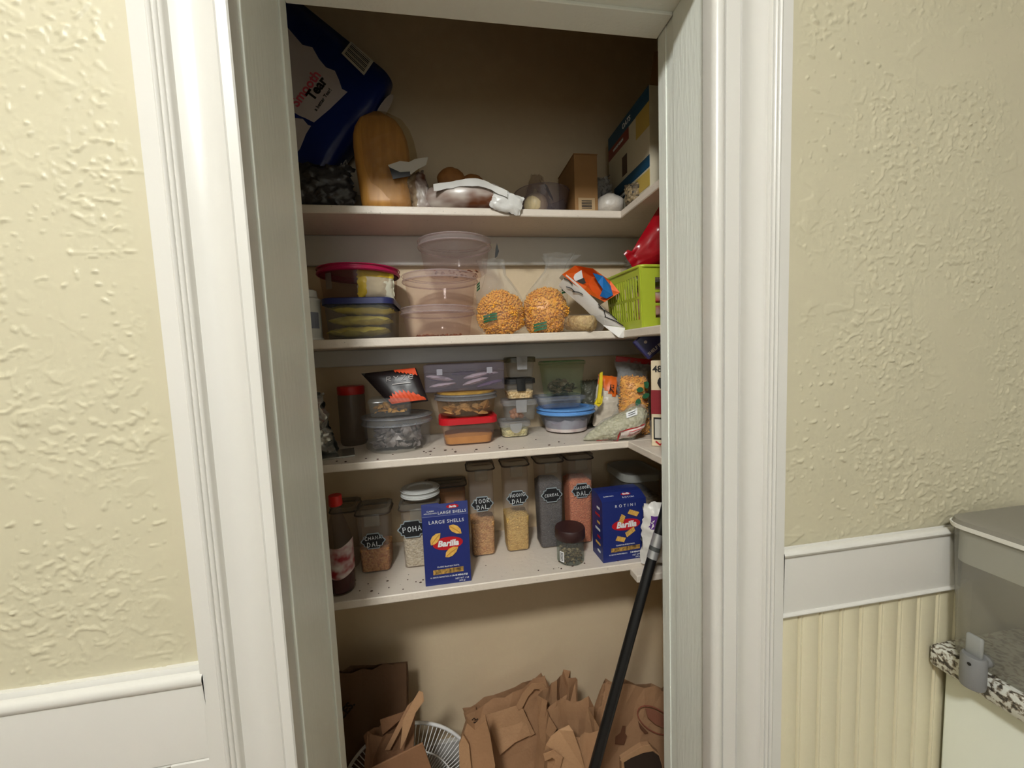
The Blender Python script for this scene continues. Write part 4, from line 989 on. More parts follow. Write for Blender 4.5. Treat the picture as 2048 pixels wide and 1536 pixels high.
# carton "48"
cx_ = W(1303, 900, .80)
cn = thing('snack_carton', 'beige and dark red carton marked 48 at the jamb', 'carton', (W(1303, 850, .90)[0] + .055 * .825 + .05 * .565, .90 - .055 * .565 + .05 * .825, z3), -.6)
hC = W(1312, 722, .88)[2] - S3
mb = MB(); mb.box(-.055, .055, -.05, .05, 0, hC, bev=.0015); obj('carton', mb, mat('beige_carton', (226, 208, 176), .5), cn)
MAR = mat('maroon_print', (138, 32, 42), .45)
mb = MB(); mb.box(-.0556, .0556, -.0506, .0506, hC * .38, hC * .66); obj('maroon_band', mb, MAR, cn)
mb = MB(); mb.box(-.050, -.010, -.0512, -.0500, hC * .08, hC * .34); wp_ = obj('panel_print', mb, INKB, cn)
mb = MB(); mb.box(-.047, -.013, -.0518, -.0506, hC * .10, hC * .32); obj('pale_panel', mb, mat('pale_grey_print', (200, 196, 186), .5), wp_)
text('lettering', '48', .022, INKB, cn, (-.040, -.0508, hC * .90), bold=.0006)
mb = MB(); mb.prism([(c[0], -.0506, c[1]) for c in blob2(-.030, hC * .74, .010, .016, 12, 3, .5)], (0, -.0006, 0)); obj('dark_art', mb, INKB, cn)
mb = MB(); mb.ribbon([(-.045, -.051, hC * .06), (-.035, -.051, hC * .02), (-.028, -.051, hC * .06), (-.020, -.051, hC * .03)], .002, (0, -1, 0)); obj('red_scroll', mb, RED, cn)
# navy box on its shoulder, tilted
nb = thing('navy_packet', 'dark navy packet lettered SHELF tilted above the carton', 'packet', (W(1296, 725, .925)[0] + .026, .925, z3 + hC + .0205), rot=(0, -.70, -.35))
mb = MB(); mb.box(-.03, .04, -.012, .012, 0, .06, bev=.003); obj('packet', mb, mat('navy_film', (40, 36, 84), .35), nb)
text('lettering', 'SHELF PILL', .011, mat('silver_print'), nb, (.004, -.0128, .011), bold=.0003)
mb = MB(); mb.prism([(c[0], -.012, c[1]) for c in blob2(-.006, .040, .004, .004, 12)], (0, -.001, 0)); obj('dot_print', mb, mat('silver_print'), nb)
# clear bag of grey-green flakes lying at the front: a teardrop with its pointed corner to the left
FL = grains('flat_flakes', (214, 208, 178), (176, 170, 136), 120, .004)
pfl = W(1238, 860, .985)
fbg = thing('flake_bag', 'clear bag of grey green flakes with red print, lying at shelf edge', 'bag', (pfl[0], .998, z3), rot=(0, 0, -.12))
def tear(k, cr):
    def fn(a, b):
        t = a * 2 * math.pi; r = .062 * b ** .72 * max(0.0, 1 - b ** 7) ** .5 + .002
        c = 1 + cr * (abs(fb(math.cos(t) * 2.2, math.sin(t) * 2.2, b * 5, 61)) - .15)
        zc = .004 + .050 * b ** .8
        y = -r * k * c * .82 * math.sin(t); z = zc + r * k * c * .92 * math.cos(t)
        return (-.094 + .172 * b + .012 * math.cos(t) * b, y, max(z, .0008))
    return fn
m0 = MB(); m0.grid(tear(.93, .25), 30, 22, wrap=True); o = obj('flakes', m0, FL, None, True, tuple(fbg.location), (0, 0, -.12)); tag(o, 'grey green flakes inside the lying bag', 'flakes', None, 'stuff')
m0 = MB(); m0.grid(tear(1.03, .55), 46, 30, wrap=True); obj('film', m0, clear('crinkled_film', (250, 250, 250), .16, (235, 235, 230), .05, .03, 55), fbg, True)
def tpatch(name, t0, t1, b0, b1, m, k):
    m0 = MB(); f_ = tear(k, .3); m0.grid(lambda a, b: f_((t0 + (t1 - t0) * a) / (2 * math.pi), b0 + (b1 - b0) * b), 8, 10); return obj(name, m0, m, fbg, True)
tpatch('white_print', 1.75, 2.35, .56, .93, mat('bag_white_print', (228, 212, 204), .35), 1.04)
tpatch('red_border', 1.66, 1.75, .52, .93, RED, 1.05); tpatch('red_border', 1.70, 2.45, .52, .545, RED, 1.05); tpatch('red_border', 2.38, 2.47, .20, .54, RED, 1.05)
for k in range(4): tpatch('red_lettering', 1.84 + .12 * k, 1.885 + .12 * k, .68, .90 - .03 * (k % 2), mat('pink_red_print', (196, 84, 84), .4), 1.05)
stk = tpatch('price_sticker', .55, .95, .62, .78, INKW, 1.05)
for k in range(2): tpatch('price_print', .66 + .13 * k, .71 + .13 * k, .65, .75, INKB, 1.062)

# ================================================================== SECOND SHELF
z2 = S2 + .0006
# navy-lidded box with yellow packets
x0, x1 = W(640, 640, 1.022)[0], W(788, 640, 1.022)[0]; zt = W(712, 594, 1.022)[2]
t, q = rect_tub('food_box', 'clear rectangular box of yellow packets with a navy lid', 'container', x0, x1, 1.022, .19, z2, zt, clear('grey_clear_plastic', (236, 236, 234), .15, (170, 170, 168), .15), mat('navy_lid', (34, 40, 92), .4), .94, .022, .012, .005)
YP = mat('yellow_packet', (246, 222, 56), .35, var=.4, vscale=18, var_rgb=(228, 206, 110)); YP2 = mat('yellow_packet_printed', (238, 220, 110), .35, var=.8, vscale=40, var_rgb=(196, 170, 60))
for k in range(3):
    mb = pillow(.085, .150, .030, 70 + k, .003, 40, nu=12, nv=18, ex=.6, pv=3); turn(mb, Matrix.Rotation(math.radians(90), 4, 'X')); turn(mb, Matrix.Rotation(math.radians(90), 4, 'Z')); cz_ = [min(v[2] for v in mb.v), sum(v[0] for v in mb.v) / len(mb.v), sum(v[1] for v in mb.v) / len(mb.v)]
    move(mb, (-cz_[1], -cz_[2], -cz_[0]))
    o = obj('snack_packet', mb, YP if k == 2 else YP2, None, True, (q[3] - .008 + .006 * k, q[4] - .030, z2 + .006 + k * .0285), (0, .03 * (k - 1), .04 * (1 - k)))
    tag(o, ['lowest of three stacked yellow packets in the navy-lidded box', 'middle of three stacked yellow packets in the navy-lidded box', 'top plain yellow packet of three in the navy-lidded box'][k], 'packet', 'yellow packets in the navy-lidded box')
# round box with magenta lid on top
rM = (W(800, 520, 1.135)[0] - W(628, 520, 1.135)[0]) / 2 * .955; xM = mid(628, 801, 540, 1.135); zM0 = zt + .0006; hM = W(714, 520, 1.135 - rM)[2] - zM0
t = round_tub('round_tub', 'round clear tub with a magenta lid holding a pale yellow pouch', 'tub', xM, CYB - rM - .004, zM0, rM * .88, rM * .95, hM, clear('brownish_plastic', (242, 234, 228), .11, (160, 142, 128), .12), mat('magenta_lid', (186, 28, 84), .35), .013, .006, foot=.016)
yp = thing('cheese_pouch', 'yellow and white pouch inside the magenta-lidded tub', 'pouch', (xM + .052, CYB - rM - .060, zM0 + .004), .45)
obj('pouch', pillow(.095, .080, .035, 77, .004, 40, nu=16, nv=14, ex=.55), mat('white_pouch_film', (244, 240, 216), .35, var=.5, vscale=30, var_rgb=(212, 208, 190)), yp, True)
mb = pillow(.095, .080, .037, 77, .004, 40, nu=16, nv=14, ex=.55); mb.f = [f for f in mb.f if sum(mb.v[i][2] for i in f) / 4 > .056 or sum(mb.v[i][0] for i in f) / 4 < -.03]; mb.mi = [0] * len(mb.f); obj('yellow_print', mb, mat('yellow_print', (244, 220, 60), .35), yp, True)
mb = MB(); mb.grid(lambda a, b: (rM * .945 * math.sin(-.75 + a * .22), -rM * .945 * math.cos(-.75 + a * .22), hM * (.30 + .45 * b)), 5, 3); obj('paper_label', mb, clear('faded_label', (200, 200, 200), .5, (150, 140, 134), .5), t)
# white canister at the far left
cn2 = thing('canister', 'white canister half hidden by the left jamb', 'canister', (W(618, 640, 1.03)[0] - .012, 1.06, z2))
mb = MB(); mb.lathe([(.028, 0), (.033, .003), (.033, .006), (.031, .010), (.031, .095), (.033, .099), (.033, .104), (.026, .108), (.024, .125), (.018, .128), (.001, .128)], 28, cap0=True); obj('body', mb, mat('pale_grey_can', (208, 208, 204), .35), cn2, 40)
mb = MB(); mb.lathe([(.0325, .0), (.034, .002), (.034, .005), (.0325, .007)], 28); obj('base_rim', mb, WHITE, cn2, 40)
mb = MB(); mb.grid(lambda a, b: (.0315 * math.sin(-.2 + a * 1.4), -.0315 * math.cos(-.2 + a * 1.4), .030 + .04 * b), 8, 3); obj('grey_label', mb, mat('grey_label', (120, 124, 140), .5), cn2)

# three stacked clear round tubs
RT = clear('rosy_clear_plastic', (246, 240, 238), .095, (222, 206, 202), .10); RTL = clear('rosy_lid_plastic', (246, 240, 240), .22, (226, 214, 214), .08)
zc = z2; prev = None
CRUMB = mat('brown_crumbs', (150, 84, 48), .7, var=.5, vscale=80)
for k, (l, r, rim_py, lab) in enumerate(((797, 951, 613, 'lowest of three stacked clear round tubs, brown crumbs inside'), (800, 957, 542, 'middle of three stacked clear round tubs, nearly empty'), (831, 983, 467, 'topmost of three stacked clear round tubs, set off to right'))):
    yc = 1.118; R = (W(r, rim_py, yc)[0] - W(l, rim_py, yc)[0]) / 2 * .955; xc = mid(l, r, rim_py, yc)
    ztop = W((l + r) / 2, rim_py - 6, yc - R)[2]
    round_tub('deli_tub', lab, 'tub', xc, yc, zc, R * .86, R * .95, ztop - zc, RT, RTL, .016, .006, 'stacked clear round tubs')
    if k != 1:
        chips('crumbs', ['brown crumbs on the floor of the lowest round tub', '', 'brown crumbs on the floor of the topmost round tub'][k], 'crumbs', 170 if k == 0 else 60, (R * .58, R * .58, .003), .005, CRUMB, (xc, yc, zc + .003), 20 + k)
    zc = ztop + .0006


# two film bags of yellow puffed snack
def neck_bag(label, px, yc, R, H, film_h, lean, flare, seed, glabel, patches):
    x = W(px, 660, yc)[0]
    body = lump(R, R * .82, H / 2, seed, .16, 1.6, 26, 18, flat=H * .44); move(body, (0, 0, H * .44))
    puffs('yellow_snack', glabel, body, 1700, .0036, (x, yc, z2 + .002), seed)
    t = thing('snack_bag', label, 'bag', (x, yc, z2), 0, 'film bags of yellow puffed snack')
    mb = MB(); prof = [(.62, .0), (.98, .12), (1.06, .40), (1.03, .70), (.92, .92), (.72, 1.10), (.50, 1.26), (.52, 1.40), (.60 * flare, 1.55)]
    n = 40
    rings = []
    for r, h in prof:
        ring = []
        for i in range(n):
            a = 2 * math.pi * i / n; up_ = max(0, h - .75)
            k = 1 + .10 * fb(math.cos(a) * 3, math.sin(a) * 3, h * 3, seed) + up_ * .50 * math.sin(a * 7 + seed) * .6
            ring.append((R * r * k * math.cos(a) + lean[0] * up_, R * .84 * r * k * math.sin(a) * (1 if h < .9 else .7) + lean[1] * up_, max(.0, (h * H if h <= 1 else H + (h - 1) / .55 * (film_h - H)) + .004 * fb(i * .4, h * 4, 0, seed))))
        rings.append(ring)
    mb.loft(rings, True, False); obj('film', mb, FILM, t, True)
    for k, (a0, h0, s) in enumerate(patches):
        for q_ in range(3):
            mb = MB(); mb.grid(lambda a, b: (R * 1.075 * math.sin(a0 + (a - .5) * s), -R * .90 * math.cos(a0 + (a - .5) * s), H * (h0 + .055 * q_ + .042 * b) + .006 * (a - .5)), 5, 3); obj('green_label', mb, GRN, t, True)
    return t
Rb = (W(1050, 620, 1.07)[0] - W(953, 620, 1.07)[0]) / 2 * .93
neck_bag('film bag of yellow puffed snack nearest the round tubs', 1002, 1.072, Rb, .125, .205, (-.022, .012), .9, 81, 'yellow puffed snack in the bag nearest the tubs', ((-.55, .28, .6), (-1.1, .95, .25)))
neck_bag('film bag of yellow puffed snack between other bag and striped packet', 1092, 1.085, Rb * 1.0, .135, .225, (.07, .02), 1.35, 84, 'yellow puffed snack in the bag beside the striped packet', ((-.45, .06, .55), (.75, .80, .4)))
# little black tag on the first bag
mb = MB(); mb.prism([(0, 0, 0), (.006, 0, .004), (.012, 0, .018), (.010, 0, .024), (.007, 0, .040), (.003, 0, .026), (.001, 0, .012)], (0, .001, 0))
p_ = W(990, 516, 1.06); o = obj('bag_tag', mb, BLACK, None, None, tuple(p_)); tag(o, 'tiny black plastic tag above the snack bag', 'tag')
# small clear roll of beige pieces
rl = thing('snack_roll', 'small clear roll of beige pieces beside the striped packet', 'packet', (W(1160, 660, 1.035)[0], 1.03, z2 + .024), rot=(math.pi / 2 + .1, 0, .5))
mb = MB(); mb.lathe([(.003, -.075), (.010, -.066), (.017, -.055), (.024, -.045), (.024, .04), (.017, .05), (.022, .066)], 20); turn(mb, Matrix.Rotation(0, 4, 'X')); obj('film', mb, FILM, rl, True)
mb = MB(); mb.lathe([(.001, -.046), (.021, -.044), (.0215, .04), (.001, .042)], 18); obj('filling', mb, grains('beige_pieces', (214, 182, 122), (180, 142, 84), 120), rl, True)

# striped packet with orange end, propped on the basket
def wp2(px, py, y): return W(px, py, y)
pk = thing('snack_packet', 'white black-striped packet with crumpled orange and blue end', 'packet', tuple(wp2(1222, 655, 1.0)))
bl_ = Vector(pk.location)
endp = [(1124, 549), (1150, 531), (1186, 537), (1221, 562), (1240, 585), (1209, 604), (1166, 582)]
front = [wp2(a, b, 1.0 + .02 * (k % 2)) - bl_ for k, (a, b) in enumerate(endp)]
back_ = [wp2(a, b, 1.13) - bl_ + Vector((0, .0, .0)) for a, b in [(1118, 556), (1146, 536), (1180, 540), (1212, 566), (1228, 592), (1200, 610), (1160, 592)]]
mb = MB(); cen = sum(front, Vector()) / 7 + Vector((0, .030, 0))
vs = front + [f * .62 + cen * .38 + Vector((.003 * ((k * 37) % 5 - 2), -.012 + .012 * (k % 3), .003 * ((k * 53) % 5 - 2))) for k, f in enumerate(front)] + [cen]
fs = [(i, (i + 1) % 7, 7 + (i + 1) % 7, 7 + i) for i in range(7)] + [(7 + i, 7 + (i + 1) % 7, 14) for i in range(7)]
OF = mat('orange_foil', (226, 96, 34), .25, metal=.15); BF = mat('blue_foil', (28, 110, 186), .25, metal=.15)
m0 = MB(); m0.add(vs, fs); obj('orange_end', m0, OF, pk)
bpts = [(1186, 546), (1206, 552), (1222, 572), (1226, 590), (1213, 597), (1200, 592), (1206, 578), (1196, 564)]
m0 = MB(); m0.prism([wp2(a, b, 1.006 + .005 * (k % 3)) - bl_ for k, (a, b) in enumerate(bpts)], (0, .002, 0)); obj('blue_print', m0, BF, pk)
m0 = MB(); m0.prism([wp2(a, b, 1.008) - bl_ for a, b in [(1150, 548), (1163, 540), (1166, 556), (1152, 562), (1146, 558)]], (0, .002, 0)); obj('white_fold', m0, mat('pale_foil', (214, 214, 214), .3), pk)
m0 = MB(); m0.prism([wp2(a, b, 1.009) - bl_ for a, b in [(1146, 559), (1168, 556), (1172, 566), (1156, 572)]], (0, .002, 0)); obj('dark_fold', m0, mat('dark_foil', (50, 46, 44), .3), pk)
m0 = MB(); m0.loft([[tuple(f) for f in front], [tuple(f) for f in back_]], False, True); obj('sleeve', m0, mat('silver_sleeve', (196, 192, 188), .35), pk)
WP = mat('white_packet', (226, 222, 218), .4)
A, B = wp2(1122, 556, 1.0) - bl_, wp2(1133, 549, 1.0) - bl_; C, D = wp2(1250, 655, .985) - bl_, wp2(1206, 649, 1.02) - bl_
A2 = wp2(1117, 571, 1.03) - bl_
m0 = MB(); m0.grid(lambda a, b: tuple((A2 * (1 - a) + B * a) * (1 - b) + (D * (1 - a) + C * a) * b + Vector((0, -.004 * math.sin(a * math.pi), .003 * math.sin(b * 6)))), 6, 14); 
n_ = len(m0.v); m0.grid(lambda a, b: tuple((A2 * (1 - a) + B * a) * (1 - b) + (D * (1 - a) + C * a) * b + Vector((0, .003, 0))), 6, 14); obj('white_side', m0, WP, pk, True)
m0 = MB(); lip = [wp2(a, b, y) - bl_ for a, b, y in ((1205, 650, 1.02), (1250, 656, .984), (1247, 676, .984), (1237, 675, .984))]; m0.prism(lip, (0, -.001, .0)); obj('hanging_corner', m0, WP, pk)
for k, (a0, b0, a1, b1) in enumerate(((.9, .55, .55, .80), (.75, .60, .95, .86), (.5, .80, .95, .97), (.25, .10, .4, .24), (.6, .0, .7, .14), (.3, .22, .65, .34))):
    f_ = lambda a, b: (A2 * (1 - a) + B * a) * (1 - b) + (D * (1 - a) + C * a) * b + Vector((0, -.006, .0))
    m0 = MB(); m0.ribbon([f_(a0, b0), f_((a0 + a1) / 2 + .1, (b0 + b1) / 2), f_(a1, b1)], .0011, (-.3, -1, -.3), .0008); obj('black_stripe', m0, INKB, pk)

# lime basket with its bags
LIME = mat('lime_plastic', (178, 192, 58), .38)
bx0, by0, bw, bd = .468, .905, .215, .185; hBk = W(1262, 533, by0)[2] - z2
bk = thing('plastic_basket', 'lime green plastic basket with slotted sides on side board', 'basket', (bx0 + bw / 2, by0 + bd / 2, z2), .05)
hx, hy = bw / 2, bd / 2; k0 = .90
def pan(side, rows, ncol, y0f, y1f, solid):
    """slotted wall: bars between openings, following the taper"""
    mb = MB(); L = hx if side in 'fb' else hy
    def pt(u, v, o=0.0):   # u along -1..1, v up 0..1
        s = k0 + (1 - k0) * v
        if side == 'f': return (u * hx * s, -hy * s - o, v * hBk)
        if side == 'b': return (u * hx * s, hy * s + o, v * hBk)
        if side == 'l': return (-hx * s - o, -u * hy * s, v * hBk)
        return (hx * s + o, u * hy * s, v * hBk)
    def cell(u0, u1, v0, v1):
        q_ = [(u0, v0), (u1, v0), (u1, v1), (u0, v1)]
        mb.add([pt(u, v, 0) for u, v in q_] + [pt(u, v, .0022) for u, v in q_], [(0, 1, 2, 3), (7, 6, 5, 4), (0, 4, 5, 1), (1, 5, 6, 2), (2, 6, 7, 3), (3, 7, 4, 0)])
    us = [-1.0 + solid] + [(-1 + solid) + (2 - 2 * solid) * k / ncol for k in range(1, ncol)] + [1 - solid]
    cell(-1, us[0], 0, 1); cell(us[-1], 1, 0, 1)
    vs = [y0f + (y1f - y0f) * k / rows for k in range(rows + 1)]
    cell(us[0], us[-1], 0, vs[0]); cell(us[0], us[-1], vs[-1], 1)
    for v in vs[1:-1]: cell(us[0], us[-1], v - .022, v + .022)
    bwid = (us[1] - us[0]) * .22
    for u in us[1:-1]: cell(u - bwid, u + bwid, vs[0], vs[-1])
    return mb
obj('front_wall', pan('f', 3, 7, .16, .82, .36), LIME, bk); obj('back_wall', pan('b', 3, 7, .16, .82, .2), LIME, bk)
obj('side_wall', pan('l', 2, 13, .14, .86, .10), LIME, bk); obj('side_wall', pan('r', 2, 13, .14, .86, .10), LIME, bk)
mb = MB(); mb.box(-hx * k0, hx * k0, -hy * k0, hy * k0, 0, .003); obj('bottom', mb, LIME, bk)
mb = MB(); mb.tube([(p[0], p[1], hBk) for p in rr(hx + .002, hy + .002, .014, 4)], .0042, 8, closed=True); obj('rim', mb, LIME, bk, True)
rb1 = thing('snack_bag', 'red and white snack bag inside the lime basket', 'bag', (bk.location[0], bk.location[1] - .01, z2 + .005), .2)
obj('bag', pillow(.15, .105, .10, 91, .006, 26, nu=18, nv=16, ex=.5), mat('red_white_film', (206, 40, 34), .3, var=1.0, vscale=22, var_rgb=(224, 200, 180)), rb1, True)
cb1 = thing('plastic_bag', 'crumpled clear bag poking out of the lime basket', 'bag', (bk.location[0] - .03, bk.location[1] - .01, z2 + hBk * .62))
obj('film', pillow(.13, .095, .09, 93, .016, 40, nu=22, nv=20, ex=.5), clear('crisp_film', (248, 248, 248), .12, (235, 235, 232), .08, .012, 60), cb1, True)
rp = thing('red_pouch', 'glossy red pouch resting above the lime basket', 'pouch', tuple(W(1262, 508, .93) + Vector((.035, .02, -.004))), rot=(0, 1.0, -.1))
mb = MB()
def redp(sg):
    def fn(a, b):
        u = a * 2 - 1; wid = .052 * (.55 if b < .12 else .38 + 1.05 * max(0, b - .12)) * (1.25 - .9 * max(0, .12 - b))
        t_ = max(0, 1 - abs(u) ** 2.5) ** .6 * (0 if b < .14 else min(1, (b - .14) * 2.2)) * max(0, 1 - b ** 6) ** .5
        return (u * wid, sg * .034 * t_ + .004 * fb(u * 3, b * 5, sg, 5), -.030 + b * .155)
    return fn
mb.grid(redp(-1), 16, 24); mb.grid(redp(1), 16, 24); obj('pouch', mb, mat('glossy_red_film', (156, 16, 28), .22), rp, True)
mb = MB(); mb.grid(lambda a, b: tuple(Vector(redp(-1)(.42 + .3 * a, .62 + .22 * b)) + Vector((0, -.002, 0))), 8, 6); obj('white_print', mb, mat('white_pouch_print', (226, 222, 216), .3), rp, True)

# ================================================================== TOP SHELF
z1 = S1 + .0006
# blue paper-goods package, tilted
BLUE = mat('blue_wrap_film', (12, 36, 108), .3, bump=.004, bscale=14)
tcx = W(790, 150, 1.148); th_ = math.radians(53)
uu = Vector((math.cos(th_), 0, math.sin(th_))); vv = Vector((-math.sin(th_), 0, math.cos(th_)))
U_, V_, N_ = .42, .345, .10
org = Vector((tcx[0], 1.150, tcx[2])) - uu * U_
zmin = min((org + uu * a + vv * b)[2] for a in (0, U_) for b in (0, V_)); 
pg = thing('paper_goods_package', 'large blue wrapped tissue package lettered Smooth Tear, tilted on top shelf', 'package', tuple(org), rot=(0, -th_, 0))
def wob(mb, seed, amp=.006):
    mb.v = [(v[0] + amp * fb(v[0] * 9, v[1] * 9, v[2] * 9, seed), v[1] + amp * fb(v[0] * 9, v[1] * 9, v[2] * 9, seed + 5), v[2] + amp * fb(v[0] * 9, v[1] * 9, v[2] * 9, seed + 9)) for v in mb.v]; return mb
mb = MB(); lp = []
for k in range(13):
    x = U_ * k / 12; e = .016 * (1 - min(1, min(k, 12 - k) / 1.5)); bul = .010 * math.sin(k * math.pi / 3) * (0 < k < 12)
    lp.append([(x, N_ / 2 + p[0], V_ / 2 + p[1]) for p in rr(N_ / 2 - e, V_ / 2 - e - abs(bul) * .3, .03, 5)])
mb.loft(lp); wob(mb, 3, .003); obj('wrap', mb, BLUE, pg, True)
def front_poly(name, pts, m, lift=.0020, parent=pg):
    """print on the package's front face, given in its own u,v metres"""
    mb = MB(); mb.prism([(a, -lift, b) for a, b in pts], (0, -.0008, 0)); return obj(name, mb, m, parent)
Mi = pg.matrix_basis.inverted() if False else None
def uv(px, py):
    p = W(px, py, 1.148) - org; return (p.dot(uu), p.dot(vv))
CLOUD = mat('pale_wrap_print', (206, 196, 196), .4)
cloud = [(575, 55), (592, 75), (605, 90), (625, 95), (638, 118), (652, 135), (670, 142), (678, 160), (684, 178), (695, 184), (660, 218), (628, 245), (610, 236), (600, 232), (588, 225), (560, 228), (548, 140)]
front_poly('cloud_print', [uv(a, b) for a, b in cloud], CLOUD)
front_poly('pale_swirl', [uv(a, b) for a, b in ((588, 236), (606, 238), (616, 250), (622, 252), (612, 268), (600, 298), (594, 305), (584, 300))], CLOUD)
bc_ = front_poly('barcode_panel', [uv(a, b) for a, b in ((702, 83), (747, 123), (728, 151), (683, 107))], mat('pale_panel_print', (214, 210, 196), .4))
mb = MB(); p0, p1, p2, p3 = [uv(a, b) for a, b in ((704, 88), (741, 121), (727, 145), (689, 108))]
for k in range(9):
    f0, f1 = (k + .1) / 9, (k + .1 + (.55 if k % 3 else .3)) / 9
    lerp = lambda a, b, t_: (a[0] + (b[0] - a[0]) * t_, a[1] + (b[1] - a[1]) * t_)
    q_ = [lerp(p0, p3, f0), lerp(p1, p2, f0), lerp(p1, p2, f1), lerp(p0, p3, f1)]
    mb.prism([(a, -.0030, b) for a, b in q_], (0, -.0004, 0))
obj('bars', mb, INKB, bc_)
def pgtext(name, s, px, py, size, m, bold=.0, lift=.0034):
    a, b = uv(px, py); return text(name, s, size, m, pg, (a, -lift, b), bold=bold)
pgtext('lettering', 'Smooth', 612, 178, .034, mat('pink_print', (216, 96, 116), .4), .0008)
pgtext('lettering', 'Tear', 634, 178, .034, INKB, .0012)
pgtext('lettering', 'a better Tear!', 646, 200, .0125, INKB, .0002)
# lower side panel: script wordmark and pale oval
mb = MB(); mb.prism([(a[0], a[1], -.0022) for a in blob2(U_ - .075, .048, .050, .026, 20, 2, .15)], (0, 0, -.0008)); obj('side_panel_print', mb, CLOUD, pg)
o = text('wordmark', 'Charmin', .050, INKW, pg, (.085, .050, -.0025), (math.pi, 0, 0), bold=.0012, shear=.28, align='CENTER', sx=.9)
# dark plastic roll bag beneath it
db = thing('dark_bag', 'dark grey plastic bag under the blue package at the left', 'bag', (W(640, 405, 1.10)[0] - .02, 1.105, z1), .1)
obj('bag', pillow(.20, .115, .075, 111, .014, 26, nu=24, nv=18, ex=.5), mat('dark_grey_film', (58, 56, 56), .3, bump=.004, bscale=40), db, True)
pb_ = obj('pale_bundle', move(lump(.040, .035, .045, 113, .12, 1.7, 18, 12, flat=.036), (0, 0, .036)), mat('beige_cloth', (150, 132, 110), .6), None, True, (W(703, 400, 1.17)[0], 1.205, z1)); tag(pb_, 'dull beige bundle behind the golden loaf-shaped package', 'bundle')
# golden tall package in clear wrap
gx = W(770, 400, 1.12); gw = (W(828, 380, 1.08)[0] - W(718, 380, 1.08)[0]); gh = W(770, 222, 1.10)[2] - z1
gp = thing('golden_package', 'tall rounded golden brown package in clear wrap beside blue package', 'package', (mid(712, 832, 390, 1.09), 1.112, z1))
mb = MB(); lp = []
for k in range(12):
    f = k / 11; s = 1 if f < .6 else math.sqrt(max(.02, 1 - ((f - .6) / .4) ** 2.2)); off = -.012 * f
    lp.append([(off + p[0], p[1], gh * f) for p in rr(gw / 2 * (.90 + .10 * min(1, f * 2)) * s, .034 * s, .026 * s, 4)])
mb.loft(lp); wob(mb, 13, .004); obj('loaf', mb, mat('golden_crust', (198, 142, 66), .45, var=.6, vscale=10, var_rgb=(160, 104, 40), stretch=(6, 6, 1)), gp, True)
mb = MB(); lp = []
for k in range(12):
    f = k / 11; s = 1 if f < .6 else math.sqrt(max(.03, 1 - ((f - .6) / .4) ** 2.2)); off = -.010 * f + .012
    lp.append([(off + p[0], p[1], gh * f * 1.015) for p in rr(gw / 2 * 1.10 * s, .037 * s, .028 * s, 4)])
mb.loft(lp); wob(mb, 14, .008); obj('wrap', mb, clear('amber_film', (245, 238, 224), .14, (190, 170, 130), .12, .010), gp, True)
# torn printed end of the wrap
tr = [W(a, b, 1.062) - Vector(gp.location) for a, b in ((776, 330), (800, 322), (818, 324), (830, 318), (856, 314), (852, 330), (836, 338), (822, 348), (785, 345))]
mb = MB(); mb.prism([tuple(p) for p in tr], (0, .002, 0)); obj('wrap_end', mb, mat('pale_wrap_end', (196, 190, 180), .35), gp)
tr = [W(a, b, 1.060) - Vector(gp.location) for a, b in ((778, 334), (800, 344), (820, 343), (820, 352), (786, 358))]
mb = MB(); mb.prism([tuple(p) for p in tr], (0, .002, 0)); obj('wrap_print', mb, INKB, gp)

# brown-white printed bag with potatoes
pbg = thing('potato_bag', 'open brown and white printed produce bag on the top shelf', 'bag', (W(935, 412, 1.10)[0], 1.105, z1), -.05)
mb = MB(); nb_ = 36; rings = []
for r, h in ((.55, .0), (.92, .010), (1.02, .028), (1.0, .048), (.93, .058)):
    rings.append([((.115 * r * (1 + .10 * fb(math.cos(2 * math.pi * i / nb_) * 3, math.sin(2 * math.pi * i / nb_) * 3, h * 20, 5))) * math.cos(2 * math.pi * i / nb_), .062 * r * math.sin(2 * math.pi * i / nb_), max(0, h + .010 * fb(i * .7, h * 30, 1, 6) * (h > .02))) for i in range(nb_)])
mb.loft(rings, True, False); obj('bag', mb, mat('brown_white_film', (206, 196, 188), .3, var=1.0, vscale=13, var_rgb=(112, 62, 34), stretch=(1, 1, 2.2)), pbg, True)
mb = MB(); mb.grid(lambda a, b: (-.085 + .19 * a, -.064 + .004 * math.sin(a * 9) - .003 * b, .034 + .016 * b + .012 * math.sin(a * 3.1) - .018 * max(0, a - .7) * 3 + .003 * fb(a * 9, b, 0, 4)), 24, 5); obj('white_fold', mb, mat('white_film', (222, 220, 216), .3), pbg, True)
mb = pillow(.050, .085, .026, 121, .004, 20, nu=16, nv=16, ex=.5); o = obj('white_tail', mb, mat('white_film'), pbg, True, (.062, -.048, .024), (0, 1.85, 0))
mb = pillow(.055, .10, .03, 122, .006, 26, nu=16, nv=18, ex=.5); o = obj('twisted_neck', mb, mat('brown_white_film2', (190, 180, 172), .3, var=1, vscale=30, var_rgb=(92, 52, 34)), pbg, True, (-.110, -.02, .0), (0, -.3, 0))
PO = mat('potato_skin', (168, 112, 58), .7, var=.5, vscale=40, var_rgb=(132, 84, 40))
for k, (px, py, r, lab) in enumerate(((903, 362, .034, 'rounder brown potato at the bag mouth'), (945, 372, .030, 'lower brown potato beside the white fold'))):
    p_ = W(px, py, 1.115); mb = lump(r * 1.15, r * .85, r, 130 + k, .10, 1.5, 20, 14); o = obj('potato', mb, PO, None, True, tuple(p_)); tag(o, lab, 'potato', 'potatoes in the produce bag')
